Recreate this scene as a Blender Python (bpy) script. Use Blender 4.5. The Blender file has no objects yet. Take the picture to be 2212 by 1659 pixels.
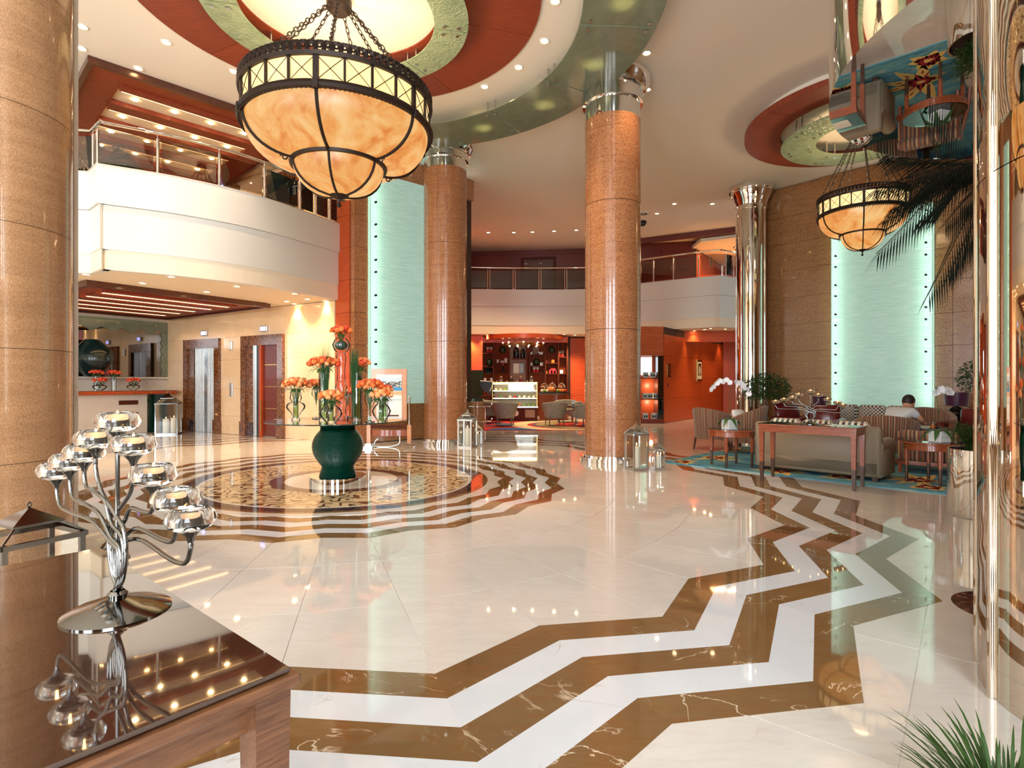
import bpy, math, random
from math import sin, cos, pi, radians as R, sqrt, atan2
from mathutils import Vector, Matrix
S = bpy.context.scene
COL = S.collection
# ------------------------------------------------------------------ camera
F, HX, HY, CZ = 1215.0, 1106.0, 826.0, 1.2       # focal length in pixels, horizon, eye height
cd = bpy.data.cameras.new('camera'); cam = bpy.data.objects.new('camera', cd); COL.objects.link(cam)
cam.location = (0, 0, CZ); cam.rotation_euler = (pi/2, 0, 0)
cd.sensor_width = 36; cd.lens = 36*F/2212; cd.shift_y = (HY-829.5)/2212; cd.clip_start = .02; cd.clip_end = 200
S.camera = cam
# ------------------------------------------------------------------ sky, daylight, exposure
w = bpy.data.worlds.new('sky'); S.world = w; w.use_nodes = True
bg = w.node_tree.nodes['Background']; bg.inputs[0].default_value = (.86, .95, 1, 1); bg.inputs[1].default_value = 1.25
S.view_settings.view_transform = 'Standard'; S.view_settings.look = 'None'
S.view_settings.exposure = 0.84; S.view_settings.gamma = 1; S.view_settings.use_curve_mapping = False
S.cycles.max_bounces = 8; S.cycles.diffuse_bounces = 5; S.cycles.glossy_bounces = 5; S.cycles.transmission_bounces = 6
S.cycles.transparent_max_bounces = 8; S.cycles.caustics_reflective = False; S.cycles.caustics_refractive = False
S.cycles.sample_clamp_indirect = 4; S.cycles.blur_glossy = 1.0
def area(name, loc, rot, sx, sy, power, col):
    l = bpy.data.lights.new(name, 'AREA'); l.shape = 'RECTANGLE'; l.size = sx; l.size_y = sy; l.energy = power; l.color = col
    o = bpy.data.objects.new(name, l); COL.objects.link(o); o.location = loc; o.rotation_euler = rot; return o
WINX = (-9.6, -6.2, -2.8, .6)                 # window bays of the lobby front, behind the camera
for wx_ in WINX: area('window_daylight', (wx_, -3.45, 2.8), (R(108), 0, 0), 1.7, 4.6, 285, (.82, .92, 1))
# ------------------------------------------------------------------ helpers
def fl(px, py, z=0.0):
    D = (CZ-z)*F/(py-HY); return ((px-HX)*D/F, D)
def at(px, D): return (px-HX)*D/F
def zz(py, D): return CZ+(HY-py)*D/F
def link(o, parent=None):
    COL.objects.link(o)
    if parent is not None: o.parent = parent
    return o
class MB:
    def __init__(s, M=None): s.v = []; s.f = []; s.M = M or Matrix.Identity(4); s.uv = None
    def at(s, x=0, y=0, z=0, rz=0, rx=0, ry=0, sc=1):
        s.M = Matrix.Translation((x, y, z)) @ Matrix.Rotation(rz, 4, 'Z') @ Matrix.Rotation(ry, 4, 'Y') @ Matrix.Rotation(rx, 4, 'X') @ (Matrix.Scale(sc, 4) if not isinstance(sc, tuple) else Matrix.Diagonal((*sc, 1))); return s
    def add(s, vs, fs):
        n = len(s.v); s.v += [tuple(s.M @ Vector(p)) for p in vs]; s.f += [tuple(i+n for i in q) for q in fs]; return s
    def box(s, x0, y0, z0, x1, y1, z1, b=0):
        if b:
            vs = []; e = ((x0, x1), (y0, y1), (z0, z1)); b = min(b, (x1-x0)/2.01, (y1-y0)/2.01, (z1-z0)/2.01)
            idx = {}
            for ix in (0, 1):
                for iy in (0, 1):
                    for iz in (0, 1):
                        c = (e[0][ix], e[1][iy], e[2][iz]); d = (1-2*ix, 1-2*iy, 1-2*iz)
                        for a in range(3):
                            p = [c[k]+(0 if k == a else d[k]*b) for k in range(3)]
                            idx[ix, iy, iz, a] = len(vs); vs.append(tuple(p))
            fs = []
            I = lambda x, y, z, a: idx[x, y, z, a]
            for q in (0, 1):
                fs.append([I(q, 0, 0, 0), I(q, 1, 0, 0), I(q, 1, 1, 0), I(q, 0, 1, 0)])
                fs.append([I(0, q, 0, 1), I(1, q, 0, 1), I(1, q, 1, 1), I(0, q, 1, 1)])
                fs.append([I(0, 0, q, 2), I(1, 0, q, 2), I(1, 1, q, 2), I(0, 1, q, 2)])
            for y in (0, 1):
                for z in (0, 1): fs.append([I(0, y, z, 1), I(1, y, z, 1), I(1, y, z, 2), I(0, y, z, 2)])
            for x in (0, 1):
                for z in (0, 1): fs.append([I(x, 0, z, 0), I(x, 1, z, 0), I(x, 1, z, 2), I(x, 0, z, 2)])
                for y in (0, 1): fs.append([I(x, y, 0, 0), I(x, y, 1, 0), I(x, y, 1, 1), I(x, y, 0, 1)])
            for x in (0, 1):
                for y in (0, 1):
                    for z in (0, 1): fs.append([I(x, y, z, 0), I(x, y, z, 1), I(x, y, z, 2)])
            cc = Vector(((x0+x1)/2, (y0+y1)/2, (z0+z1)/2)); out = []
            for q in fs:
                P = [Vector(vs[i]) for i in q]; n = (P[1]-P[0]).cross(P[2]-P[0])
                out.append(q if n.dot(sum(P, Vector())/len(P)-cc) > 0 else q[::-1])
            return s.add(vs, out)
        return s.add([(x0, y0, z0), (x1, y0, z0), (x1, y1, z0), (x0, y1, z0), (x0, y0, z1), (x1, y0, z1), (x1, y1, z1), (x0, y1, z1)],
                     [(0, 3, 2, 1), (4, 5, 6, 7), (0, 1, 5, 4), (1, 2, 6, 5), (2, 3, 7, 6), (3, 0, 4, 7)])
    def cb(s, cx, cy, cz, sx, sy, sz, b=0): return s.box(cx-sx/2, cy-sy/2, cz-sz/2, cx+sx/2, cy+sy/2, cz+sz/2, b)
    def lathe(s, prof, n=32, cx=0, cy=0, a0=0, a1=2*pi):
        full = abs(a1-a0-2*pi) < 1e-6; m = n if full else n+1; vs = []; fs = []; k = len(prof)
        for i in range(m):
            a = a0+(a1-a0)*i/n
            for r, z in prof: vs.append((cx+r*cos(a), cy+r*sin(a), z))
        for i in range(n):
            j = (i+1) % m
            for q in range(k-1):
                r0, r1 = prof[q][0], prof[q+1][0]
                if r0 < 1e-6 and r1 < 1e-6: continue
                if r0 < 1e-6: fs.append((i*k+q, j*k+q+1, i*k+q+1))
                elif r1 < 1e-6: fs.append((i*k+q, j*k+q, i*k+q+1))
                else: fs.append((i*k+q, j*k+q, j*k+q+1, i*k+q+1))
        return s.add(vs, fs)
    def cyl(s, cx, cy, z0, z1, r, n=16, r1=None):
        r1 = r if r1 is None else r1
        return s.lathe([(0, z0), (r, z0), (r1, z1), (0, z1)], n, cx, cy)
    def tube(s, pts, r, n=8, cap=True, closed=False):
        P = [Vector(p) for p in pts]; m = len(P); vs = []; fs = []; up = None
        rr = r if isinstance(r, (list, tuple)) else [r]*m
        for i in range(m):
            t = (P[(i+1) % m]-P[i-1]) if closed else (P[min(i+1, m-1)]-P[max(i-1, 0)])
            t = t.normalized() if t.length > 1e-9 else Vector((0, 0, 1))
            if up is None: up = Vector((0, 0, 1)) if abs(t.z) < .9 else Vector((1, 0, 0))
            u = (up-t*up.dot(t)); u = u.normalized() if u.length > 1e-6 else t.orthogonal().normalized(); up = u; v = t.cross(u)
            for k in range(n):
                a = 2*pi*k/n; vs.append(tuple(P[i]+rr[i]*(cos(a)*u+sin(a)*v)))
        L = m if closed else m-1
        for i in range(L):
            j = (i+1) % m
            for k in range(n):
                q = (k+1) % n; fs.append((i*n+k, i*n+q, j*n+q, j*n+k))
        if cap and not closed: fs += [tuple(range(n))[::-1], tuple((m-1)*n+k for k in range(n))]
        return s.add(vs, fs)
    def prism(s, poly, z0, z1):                       # vertical extrusion of a plan polygon
        n = len(poly); vs = [(x, y, z0) for x, y in poly]+[(x, y, z1) for x, y in poly]
        ar = sum(poly[i][0]*poly[(i+1) % n][1]-poly[(i+1) % n][0]*poly[i][1] for i in range(n))
        top = tuple(range(n, 2*n)); bot = tuple(range(n))[::-1]; fs = [top, bot]+[(i, (i+1) % n, n+(i+1) % n, n+i) for i in range(n)]
        if ar < 0: fs = [q[::-1] for q in fs]
        return s.add(vs, fs)
    def ell(s, cx, cy, cz, rx, ry, rz, n=12, m=8):
        vs = [(cx, cy, cz-rz)]; fs = []
        for j in range(1, m):
            t = -pi/2+pi*j/m
            for i in range(n): vs.append((cx+rx*cos(t)*cos(2*pi*i/n), cy+ry*cos(t)*sin(2*pi*i/n), cz+rz*sin(t)))
        vs.append((cx, cy, cz+rz)); T = len(vs)-1
        for i in range(n):
            q = (i+1) % n; fs.append((0, 1+q, 1+i)); fs.append((T, T-n+i, T-n+q))
            for j in range(m-2): a = 1+j*n; fs.append((a+i, a+q, a+n+q, a+n+i))
        return s.add(vs, fs)
    def quad(s, a, b, c, d): return s.add([a, b, c, d], [(0, 1, 2, 3)])
    def build(s, name, mat, parent=None, smooth=None, mods=None):
        me = bpy.data.meshes.new(name); me.from_pydata(s.v, [], s.f); me.materials.append(mat)
        if smooth:
            me.polygons.foreach_set('use_smooth', [True]*len(me.polygons)); me.set_sharp_from_angle(angle=R(smooth))
        me.update(); o = bpy.data.objects.new(name, me); link(o, parent)
        if mods == 'sub':
            m = o.modifiers.new('s', 'SUBSURF'); m.levels = m.render_levels = 2
        return o
def thing(name, label, cat, loc=(0, 0, 0), rz=0, group=None, sc=None):
    o = bpy.data.objects.new(name, None); o.empty_display_size = .1; COL.objects.link(o); o.location = loc; o.rotation_euler = (0, 0, rz)
    if sc: o.scale = (sc, sc, sc) if not isinstance(sc, tuple) else sc
    o['label'] = label; o['category'] = cat
    if group: o['group'] = group
    return o
def tag(o, label, cat, group=None):
    o['label'] = label; o['category'] = cat
    if group: o['group'] = group
    return o
def struct(o, label=None):
    o['kind'] = 'structure'
    if label: o['label'] = label
    return o
def stuff(o): o['kind'] = 'stuff'; return o
def sroot(name, loc=(0, 0, 0), rz=0):
    o = bpy.data.objects.new(name, None); COL.objects.link(o); o.location = loc; o.rotation_euler = (0, 0, rz); o['kind'] = 'structure'; return o
def kids(o): return [c for c in KIDS.get(o.name, [])]
def dup(root, loc=None, rz=None, label=None, group=None, sc=None):
    def cp(o, par):
        c = o.copy(); COL.objects.link(c); c.parent = par
        for ch in list(o.children): cp(ch, c)
        return c
    r = cp(root, None)
    if loc is not None: r.location = loc
    if rz is not None: r.rotation_euler = (0, 0, rz)
    if sc is not None: r.scale = (sc, sc, sc) if not isinstance(sc, tuple) else sc
    if label: r['label'] = label
    if group: r['group'] = group
    return r
def bez(P, n=24):                                     # Catmull-Rom through points
    P = [Vector(p) for p in P]; Q = [P[0]*2-P[1]]+P+[P[-1]*2-P[-2]]; out = []
    seg = max(2, n//(len(P)-1))
    for i in range(1, len(Q)-2):
        a, b, c, d = Q[i-1:i+3]
        for k in range(seg):
            t = k/seg; out.append(.5*((2*b)+(c-a)*t+(2*a-5*b+4*c-d)*t*t+(3*b-a-3*c+d)*t*t*t))
    out.append(P[-1]); return [tuple(p) for p in out]
# ------------------------------------------------------------------ materials
MT = {}
def srgb(r, g, b):
    f = lambda c: (c/255/12.92 if c <= 10 else ((c/255+.055)/1.055)**2.4)
    return (f(r), f(g), f(b), 1)
def mat(name, col, rough=.5, metal=0, spec=.5, coat=0, emit=None, es=1, trans=0, ior=1.5, alpha=1, sheen=0):
    m = bpy.data.materials.new(name); m.use_nodes = True; b = m.node_tree.nodes['Principled BSDF']; I = b.inputs
    I['Base Color'].default_value = col; I['Roughness'].default_value = rough; I['Metallic'].default_value = metal
    I['Specular IOR Level'].default_value = spec; I['Coat Weight'].default_value = coat; I['Coat Roughness'].default_value = .04
    I['IOR'].default_value = ior; I['Transmission Weight'].default_value = trans; I['Alpha'].default_value = alpha; I['Sheen Weight'].default_value = sheen
    if emit: I['Emission Color'].default_value = emit; I['Emission Strength'].default_value = es
    MT[name] = m; return m
def nd(m, t, **k):
    n = m.node_tree.nodes.new(t)
    for a, v in k.items(): setattr(n, a, v)
    return n
def lk(m, a, b): m.node_tree.links.new(a, b)
def coords(m, scale=(1, 1, 1), rot=(0, 0, 0), kind='Object'):
    tc = nd(m, 'ShaderNodeTexCoord'); mp = nd(m, 'ShaderNodeMapping'); mp.inputs['Scale'].default_value = scale; mp.inputs['Rotation'].default_value = rot
    if kind == 'World': g = nd(m, 'ShaderNodeNewGeometry'); lk(m, g.outputs['Position'], mp.inputs[0])
    else: lk(m, tc.outputs[kind], mp.inputs[0])
    return mp.outputs[0]
def ramp(m, fac, stops):
    r = nd(m, 'ShaderNodeValToRGB'); e = r.color_ramp.elements
    while len(e) < len(stops): e.new(.5)
    for q, (p, c) in zip(e, stops): q.position = p; q.color = c
    lk(m, fac, r.inputs[0]); return r.outputs[0]
def noise(m, vec, scale=5, det=4, rough=.5, dist=0):
    n = nd(m, 'ShaderNodeTexNoise'); lk(m, vec, n.inputs['Vector']); n.inputs['Scale'].default_value = scale
    n.inputs['Detail'].default_value = det; n.inputs['Roughness'].default_value = rough; n.inputs['Distortion'].default_value = dist; return n.outputs['Fac']
def mix(m, fac, a, b, mode='MIX'):
    n = nd(m, 'ShaderNodeMix', data_type='RGBA', blend_type=mode)
    for s_, v in ((n.inputs[0], fac), (n.inputs[6], a), (n.inputs[7], b)):
        if isinstance(v, (int, float, tuple)): s_.default_value = v
        else: lk(m, v, s_)
    return n.outputs[2]
def math_(m, op, a, b=0.0, c=0.0):
    n = nd(m, 'ShaderNodeMath', operation=op)
    for i, v in enumerate((a, b, c)):
        if isinstance(v, (int, float)): n.inputs[i].default_value = v
        else: lk(m, v, n.inputs[i])
    return n.outputs[0]
def bsdf(m): return m.node_tree.nodes['Principled BSDF']
def setc(m, out): lk(m, out, bsdf(m).inputs['Base Color']); return m
def bump(m, h, strength=.2, dist=.01):
    b = nd(m, 'ShaderNodeBump'); b.inputs['Strength'].default_value = strength; b.inputs['Distance'].default_value = dist
    lk(m, h, b.inputs['Height']); lk(m, b.outputs[0], bsdf(m).inputs['Normal'])
def rnd(m):
    return nd(m, 'ShaderNodeObjectInfo').outputs['Random']
# stone
def marble(name, base, vein, rough=.035, vs=1.2, vw=.012, tint=None, vstr=1.0, streak=None):
    m = mat(name, base, rough, spec=.5, ior=1.8); v = coords(m, kind='World'); r = rnd(m)
    vv = nd(m, 'ShaderNodeVectorMath', operation='ADD'); lk(m, v, vv.inputs[0]); cb = nd(m, 'ShaderNodeCombineXYZ')
    lk(m, math_(m, 'MULTIPLY', r, 37.0), cb.inputs[2]); lk(m, cb.outputs[0], vv.inputs[1]); v = vv.outputs[0]
    a = noise(m, v, 1.5, 6, .6, .6); c = ramp(m, a, [(.3, base), (.7, tint or base)])
    if streak:
        s2 = nd(m, 'ShaderNodeMapping'); s2.inputs['Scale'].default_value = (2, 9, 1); s2.inputs['Rotation'].default_value = (0, 0, .8); lk(m, v, s2.inputs[0])
        c = mix(m, ramp(m, noise(m, s2.outputs[0], 2.2, 5, .65, 1.2), [(.45, (0, 0, 0, 1)), (.75, (.8, .8, .8, 1))]), c, streak)
    nz = noise(m, v, vs, 5, .55, 1.5); d = math_(m, 'ABSOLUTE', math_(m, 'SUBTRACT', nz, .5))
    k = ramp(m, d, [(0, (vstr,)*3+(1,)), (vw, (0, 0, 0, 1))])
    gate = ramp(m, noise(m, v, 2.3, 2), [(.5, (0, 0, 0, 1)), (.62, (1, 1, 1, 1))])
    k2 = nd(m, 'ShaderNodeMix', data_type='RGBA', blend_type='MULTIPLY'); k2.inputs[0].default_value = 1; lk(m, k, k2.inputs[6]); lk(m, gate, k2.inputs[7])
    setc(m, mix(m, k2.outputs[2], c, vein)); return m
marble('cream_marble', srgb(219, 212, 205), srgb(190, 172, 150), vs=.8, vw=.003, vstr=.5, tint=srgb(206, 198, 190), streak=srgb(203, 194, 184))
marble('white_marble', srgb(222, 224, 228), srgb(190, 180, 172), vs=.9, vw=.006, tint=srgb(208, 211, 218))
marble('brown_marble', srgb(132, 100, 62), srgb(225, 205, 180), vs=1.6, vw=.008, tint=srgb(112, 84, 54), streak=srgb(122, 78, 38))
marble('beige_stone', srgb(236, 205, 165), srgb(220, 180, 130), rough=.12, vs=1.5, vw=.01, tint=srgb(228, 192, 148))
marble('white_stone', srgb(215, 205, 192), srgb(190, 170, 150), rough=.2, vs=2, vw=.01, tint=srgb(205, 195, 180))
def granite(name, a, b, c, sc=60, rough=.1):
    m = mat(name, a, rough); v = coords(m, kind='World'); n1 = noise(m, v, sc, 3, .7); n2 = noise(m, v, sc*.35, 4, .7)
    x = ramp(m, n1, [(.42, b), (.55, a), (.66, c)]); y = ramp(m, n2, [(.4, (.5, .5, .5, 1)), (.65, (1, 1, 1, 1))])
    setc(m, mix(m, 1.0, x, y, 'MULTIPLY')); return m
granite('emperador', srgb(146, 86, 44), srgb(84, 44, 24), srgb(206, 150, 96), 45)
granite('dark_mosaic', srgb(92, 62, 56), srgb(34, 32, 58), srgb(150, 112, 92), 22, .05)
granite('red_mosaic', srgb(110, 62, 48), srgb(70, 40, 50), srgb(160, 110, 84), 22, .05)
def scroll():
    m = mat('scroll_inlay', srgb(212, 186, 150), .04, ior=1.55); v = coords(m, (1, 1, 1), kind='World')
    n = nd(m, 'ShaderNodeTexWave', wave_type='RINGS', rings_direction='Z'); lk(m, v, n.inputs['Vector']); n.inputs['Scale'].default_value = 2.1
    n.inputs['Distortion'].default_value = 22; n.inputs['Detail'].default_value = 1.0; n.inputs['Detail Scale'].default_value = 1.9
    a = ramp(m, n.outputs['Fac'], [(.70, (0, 0, 0, 1)), (.76, (1, 1, 1, 1))]); g = ramp(m, noise(m, v, 5, 1), [(.34, (0, 0, 0, 1)), (.38, (1, 1, 1, 1))])
    setc(m, mix(m, mix(m, 1.0, a, g, 'MULTIPLY'), srgb(214, 190, 152), srgb(88, 62, 42)))
scroll()
# timber
def wood(name, a, b, c=None, sc=(1, 1, 14), rough=.3, coat=.3, dist=1.5, world=True, rot=(0, 0, 0)):
    m = mat(name, a, rough, coat=coat); v = coords(m, sc, rot, kind='World' if world else 'Object'); n = noise(m, v, 3, 5, .6, dist)
    n2 = noise(m, v, 14, 3, .6); x = ramp(m, n, [(.3, a), (.65, b)]); r = rnd(m)
    x = mix(m, ramp(m, n2, [(.4, (0, 0, 0, 1)), (.7, (.35, .35, .35, 1))]), x, c or a)
    setc(m, mix(m, 1.0, x, ramp(m, r, [(0, (.86, .86, .86, 1)), (1, (1, 1, 1, 1))]), 'MULTIPLY')); return m
def lacewood(name, a, b, sc=34, rough=.22, coat=.5, zf=.45):
    m = mat(name, a, rough, coat=coat); v = coords(m, (1, 1, zf), kind='World'); vo = nd(m, 'ShaderNodeTexVoronoi', feature='DISTANCE_TO_EDGE')
    vd = nd(m, 'ShaderNodeVectorMath', operation='ADD'); lk(m, v, vd.inputs[0]); n = nd(m, 'ShaderNodeTexNoise'); lk(m, v, n.inputs['Vector']); n.inputs['Scale'].default_value = 9
    sc_ = nd(m, 'ShaderNodeVectorMath', operation='SCALE'); lk(m, n.outputs['Color'], sc_.inputs[0]); sc_.inputs['Scale'].default_value = .05; lk(m, sc_.outputs[0], vd.inputs[1])
    lk(m, vd.outputs[0], vo.inputs['Vector']); vo.inputs['Scale'].default_value = sc
    e = ramp(m, vo.outputs['Distance'], [(.04, (0, 0, 0, 1)), (.16, (1, 1, 1, 1))]); x = mix(m, e, a, b)
    x = mix(m, .75, x, mix(m, 1.0, x, ramp(m, noise(m, coords(m, (1, 1, 10), kind='World'), 2, 4, .6, .5), [(.3, (.78, .74, .7, 1)), (.7, (1.1, 1.08, 1.05, 1))]), 'MULTIPLY'))
    setc(m, x); return m
lacewood('lacewood', srgb(146, 88, 54), srgb(184, 128, 86), 62)
lacewood('lacewood_fine', srgb(138, 92, 56), srgb(176, 128, 82), 40, zf=.6)
lacewood('lacewood_near', srgb(160, 116, 80), srgb(178, 136, 98), 95, zf=.5)
wood('red_wood', srgb(196, 82, 32), srgb(176, 62, 22), srgb(208, 98, 42), (1, 1, 9), .38, .05)
wood('deep_red_wood', srgb(118, 40, 22), srgb(96, 28, 16), srgb(130, 50, 28), (1, 1, 9), .38, .08)
wood('dark_wood', srgb(92, 44, 28), srgb(66, 30, 20), srgb(104, 56, 34), (2, 2, 2), .3)
wood('ceiling_wood', srgb(150, 62, 30), srgb(122, 44, 22), srgb(160, 74, 38), (1.5, 9, 1), .5, .0)
wood('table_wood', srgb(118, 76, 46), srgb(80, 46, 28), srgb(134, 90, 58), (16, 1.2, 14), .35, .2, 2.5, world=False)
wood('cherry', srgb(168, 84, 46), srgb(134, 58, 30), srgb(180, 100, 60), (1.2, 14, 14), .25, .5, world=False)
wood('pale_wood', srgb(222, 158, 112), srgb(204, 138, 92), None, (6, 6, 1), .35)
wood('walnut', srgb(86, 52, 34), srgb(62, 36, 24), None, (6, 6, 1), .35)
# metal and glass
mat('chrome', (.86, .86, .85, 1), .03, 1); mat('mirror', (.9, .9, .9, 1), .004, 1); mat('pillar_mirror', (.66, .57, .47, 1), .03, 1); mat('slim_mirror', (.74, .71, .65, 1), .05, 1); mat('dark_pot', srgb(8, 34, 34), .2, coat=.4); mat('steel', (.55, .54, .52, 1), .22, 1)
mat('brushed', (.62, .6, .57, 1), .3, 1); mat('gunmetal', (.2, .195, .185, 1), .1, 1); mat('iron', srgb(52, 40, 34), .5, .6)
mat('dark_mirror', (.24, .24, .24, 1), .01, 1); mat('brass', srgb(200, 160, 90), .2, 1); mat('dark_metal', srgb(45, 42, 40), .35, .8)
mat('paint_white', srgb(222, 219, 210), .5); mat('ceiling_paint', srgb(234, 222, 204), .7); mat('cream_paint', srgb(238, 222, 196), .6)
mat('black', (.012, .012, .012, 1), .3); mat('shelf_wood', srgb(138, 62, 36), .7, spec=.1); mat('grout', srgb(150, 134, 116), .6); mat('joint', srgb(60, 36, 24), .6)
def glass(name, col=(1, 1, 1, 1), rough=0, ior=1.45): 
    return mat(name, col, rough, trans=1, ior=ior)
glass('clear_glass', (.97, .99, .98, 1)); glass('thick_glass', (1, .99, .97, 1))
def thin(name, tint, refl=.08, rough=.0, ior=1.5):        # thin pane: tinted transparency plus a mirror film
    m = bpy.data.materials.new(name); m.use_nodes = True; nt = m.node_tree; nt.nodes.clear(); o = nt.nodes.new('ShaderNodeOutputMaterial')
    t = nt.nodes.new('ShaderNodeBsdfTransparent'); t.inputs[0].default_value = tint; g = nt.nodes.new('ShaderNodeBsdfGlossy'); g.inputs['Roughness'].default_value = rough
    f = nt.nodes.new('ShaderNodeFresnel'); f.inputs[0].default_value = ior; mx = nt.nodes.new('ShaderNodeMixShader')
    a = nt.nodes.new('ShaderNodeMath'); a.operation = 'ADD'; a.inputs[1].default_value = refl; nt.links.new(f.outputs[0], a.inputs[0])
    nt.links.new(a.outputs[0], mx.inputs[0]); nt.links.new(t.outputs[0], mx.inputs[1]); nt.links.new(g.outputs[0], mx.inputs[2]); nt.links.new(mx.outputs[0], o.inputs[0]); MT[name] = m; return m
thin('rail_glass', (.72, .66, .6, 1), .05); thin('pane_glass', (.96, .98, .97, 1), .02, 0, 1.3); thin('vase_glass', (.95, .98, .96, 1), .05, 0, 1.2)
thin('showcase_glass', (.96, .99, .97, 1), .02)
m = mat('smoked_glass', srgb(56, 34, 24), .015, ior=1.6, coat=1)
def frosted(name, c1, c2, sc, tr=.55, rough=.25, ripple=None, glow=0):
    m = bpy.data.materials.new(name); m.use_nodes = True; nt = m.node_tree; nt.nodes.clear(); MT[name] = m
    o = nt.nodes.new('ShaderNodeOutputMaterial'); d = nt.nodes.new('ShaderNodeBsdfDiffuse'); t = nt.nodes.new('ShaderNodeBsdfTranslucent'); g = nt.nodes.new('ShaderNodeBsdfGlossy'); g.inputs['Roughness'].default_value = rough
    v = coords(m, sc, kind='World'); c = ramp(m, noise(m, v, 3, 5, .65, .4), [(.3, c1), (.7, c2)])
    lk(m, c, d.inputs[0]); lk(m, c, t.inputs[0]); a = nt.nodes.new('ShaderNodeMixShader'); a.inputs[0].default_value = tr; lk(m, d.outputs[0], a.inputs[1]); lk(m, t.outputs[0], a.inputs[2])
    b = nt.nodes.new('ShaderNodeMixShader'); f = nt.nodes.new('ShaderNodeFresnel'); f.inputs[0].default_value = 1.5; lk(m, f.outputs[0], b.inputs[0]); lk(m, a.outputs[0], b.inputs[1]); lk(m, g.outputs[0], b.inputs[2]); lk(m, b.outputs[0], o.inputs[0])
    if glow:                                            # back-lit sheet
        em = nt.nodes.new('ShaderNodeEmission'); lk(m, c, em.inputs[0]); em.inputs[1].default_value = glow; ad = nt.nodes.new('ShaderNodeAddShader'); lk(m, b.outputs[0], ad.inputs[0]); lk(m, em.outputs[0], ad.inputs[1]); lk(m, ad.outputs[0], o.inputs[0])
    if ripple:
        bp = nt.nodes.new('ShaderNodeBump'); bp.inputs['Strength'].default_value = .9; bp.inputs['Distance'].default_value = .03
        lk(m, noise(m, coords(m, ripple, kind='World'), 9, 2, .5, 2.5), bp.inputs['Height']); lk(m, bp.outputs[0], g.inputs['Normal']); lk(m, bp.outputs[0], d.inputs['Normal'])
    return m
frosted('green_panel', srgb(140, 204, 180), srgb(196, 232, 214), (1, 1, 30), .6)
frosted('canopy_glass', srgb(164, 176, 148), srgb(186, 196, 168), (2, 2, 2), .62, .08)
frosted('ripple_glass', srgb(160, 180, 140), srgb(190, 206, 168), (2, 2, 2), .4, .08, (1, 1, 1))
# lit things
def emis(name, col, s, ns=None):
    m = mat(name, (0, 0, 0, 1), .4, emit=col, es=s); return m
emis('lamp_warm', srgb(255, 214, 150), 26); emis('lamp_white', (.9, 1, .97, 1), 42); emis('lamp_panel', (.9, 1, .97, 1), 14); emis('strip_warm', srgb(255, 206, 140), 2.6)
emis('case_light', srgb(255, 232, 190), 9); emis('flame', srgb(255, 190, 110), 30); emis('display_blue', srgb(150, 150, 255), 3)
emis('screen_white', srgb(240, 246, 255), 1.1)
m = mat('alabaster', srgb(230, 170, 100), .35); v = coords(m, kind='Object')
c = ramp(m, noise(m, v, 2.2, 8, .62, 1.4), [(.32, srgb(226, 128, 54)), (.46, srgb(246, 170, 92)), (.6, srgb(252, 196, 124)), (.8, srgb(255, 216, 154))])
lk(m, c, bsdf(m).inputs['Emission Color']); bsdf(m).inputs['Emission Strength'].default_value = .52; bsdf(m).inputs['Base Color'].default_value = (0, 0, 0, 1)
m = mat('alabaster_band', srgb(230, 180, 110), .35); c = ramp(m, noise(m, coords(m), 5, 6, .6, 1), [(.3, srgb(255, 208, 130)), (.7, srgb(255, 232, 176))])
lk(m, c, bsdf(m).inputs['Emission Color']); bsdf(m).inputs['Emission Strength'].default_value = .56
# fabric, plants, small things
mat('taupe_leather', srgb(144, 128, 108), .45, spec=.4); mat('red_leather', srgb(104, 22, 26), .22, spec=.6); mat('purple_silk', srgb(70, 18, 52), .35, sheen=.5)
mat('candle_wax', srgb(246, 232, 208), .5); mat('green_pot', srgb(4, 60, 46), .24, coat=.5); bump(MT['green_pot'], noise(MT['green_pot'], coords(MT['green_pot'], (1, 1, 3)), 70, 2), .8, .006); mat('leaf', srgb(40, 84, 34), .4); mat('dark_leaf', srgb(22, 42, 22), .45)
mat('palm_leaf', srgb(16, 26, 18), .6, spec=.2); mat('grass_leaf', srgb(44, 68, 24), .55, spec=.25); mat('stem', srgb(60, 96, 44), .5); mat('orchid', srgb(246, 244, 246), .5, sheen=.2)
mat('rose_orange', srgb(240, 128, 62), .55); mat('rose_peach', srgb(250, 168, 104), .55); mat('rose_coral', srgb(236, 98, 60), .55); mat('rose_red', srgb(230, 78, 44), .55)
mat('soil', srgb(52, 32, 24), .9); mat('pot_white', srgb(236, 234, 230), .6); mat('skin', srgb(205, 152, 122), .55); mat('hair', srgb(38, 28, 24), .5); mat('shirt', srgb(222, 226, 230), .8); mat('jeans', srgb(36, 78, 128), .8)
mat('paper', srgb(240, 238, 230), .6); mat('tea_light', srgb(250, 225, 200), .5); mat('bulb_glow', (0, 0, 0, 1), emit=srgb(255, 226, 180), es=8)
mat('cake_cream', srgb(240, 220, 180), .5); mat('cake_choc', srgb(110, 62, 36), .5); mat('fruit_orange', srgb(235, 130, 50), .4); mat('fruit_green', srgb(130, 160, 50), .4); mat('fruit_red', srgb(190, 40, 30), .4)
mat('red_plush', srgb(210, 60, 50), .8); mat('box_brown', srgb(92, 58, 46), .6); mat('box_orange', srgb(232, 140, 40), .6); mat('box_pink', srgb(196, 60, 76), .6); mat('bottle_dark', srgb(16, 14, 22), .12); mat('bottle_green', srgb(14, 46, 30), .1)
mat('espresso', srgb(84, 38, 24), .6, spec=.15); mat('ash_panel', srgb(160, 128, 110), .6, spec=.2); mat('dark_glass_green', srgb(6, 40, 32), .06, coat=1); mat('trunk', srgb(122, 104, 84), .8)
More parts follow.
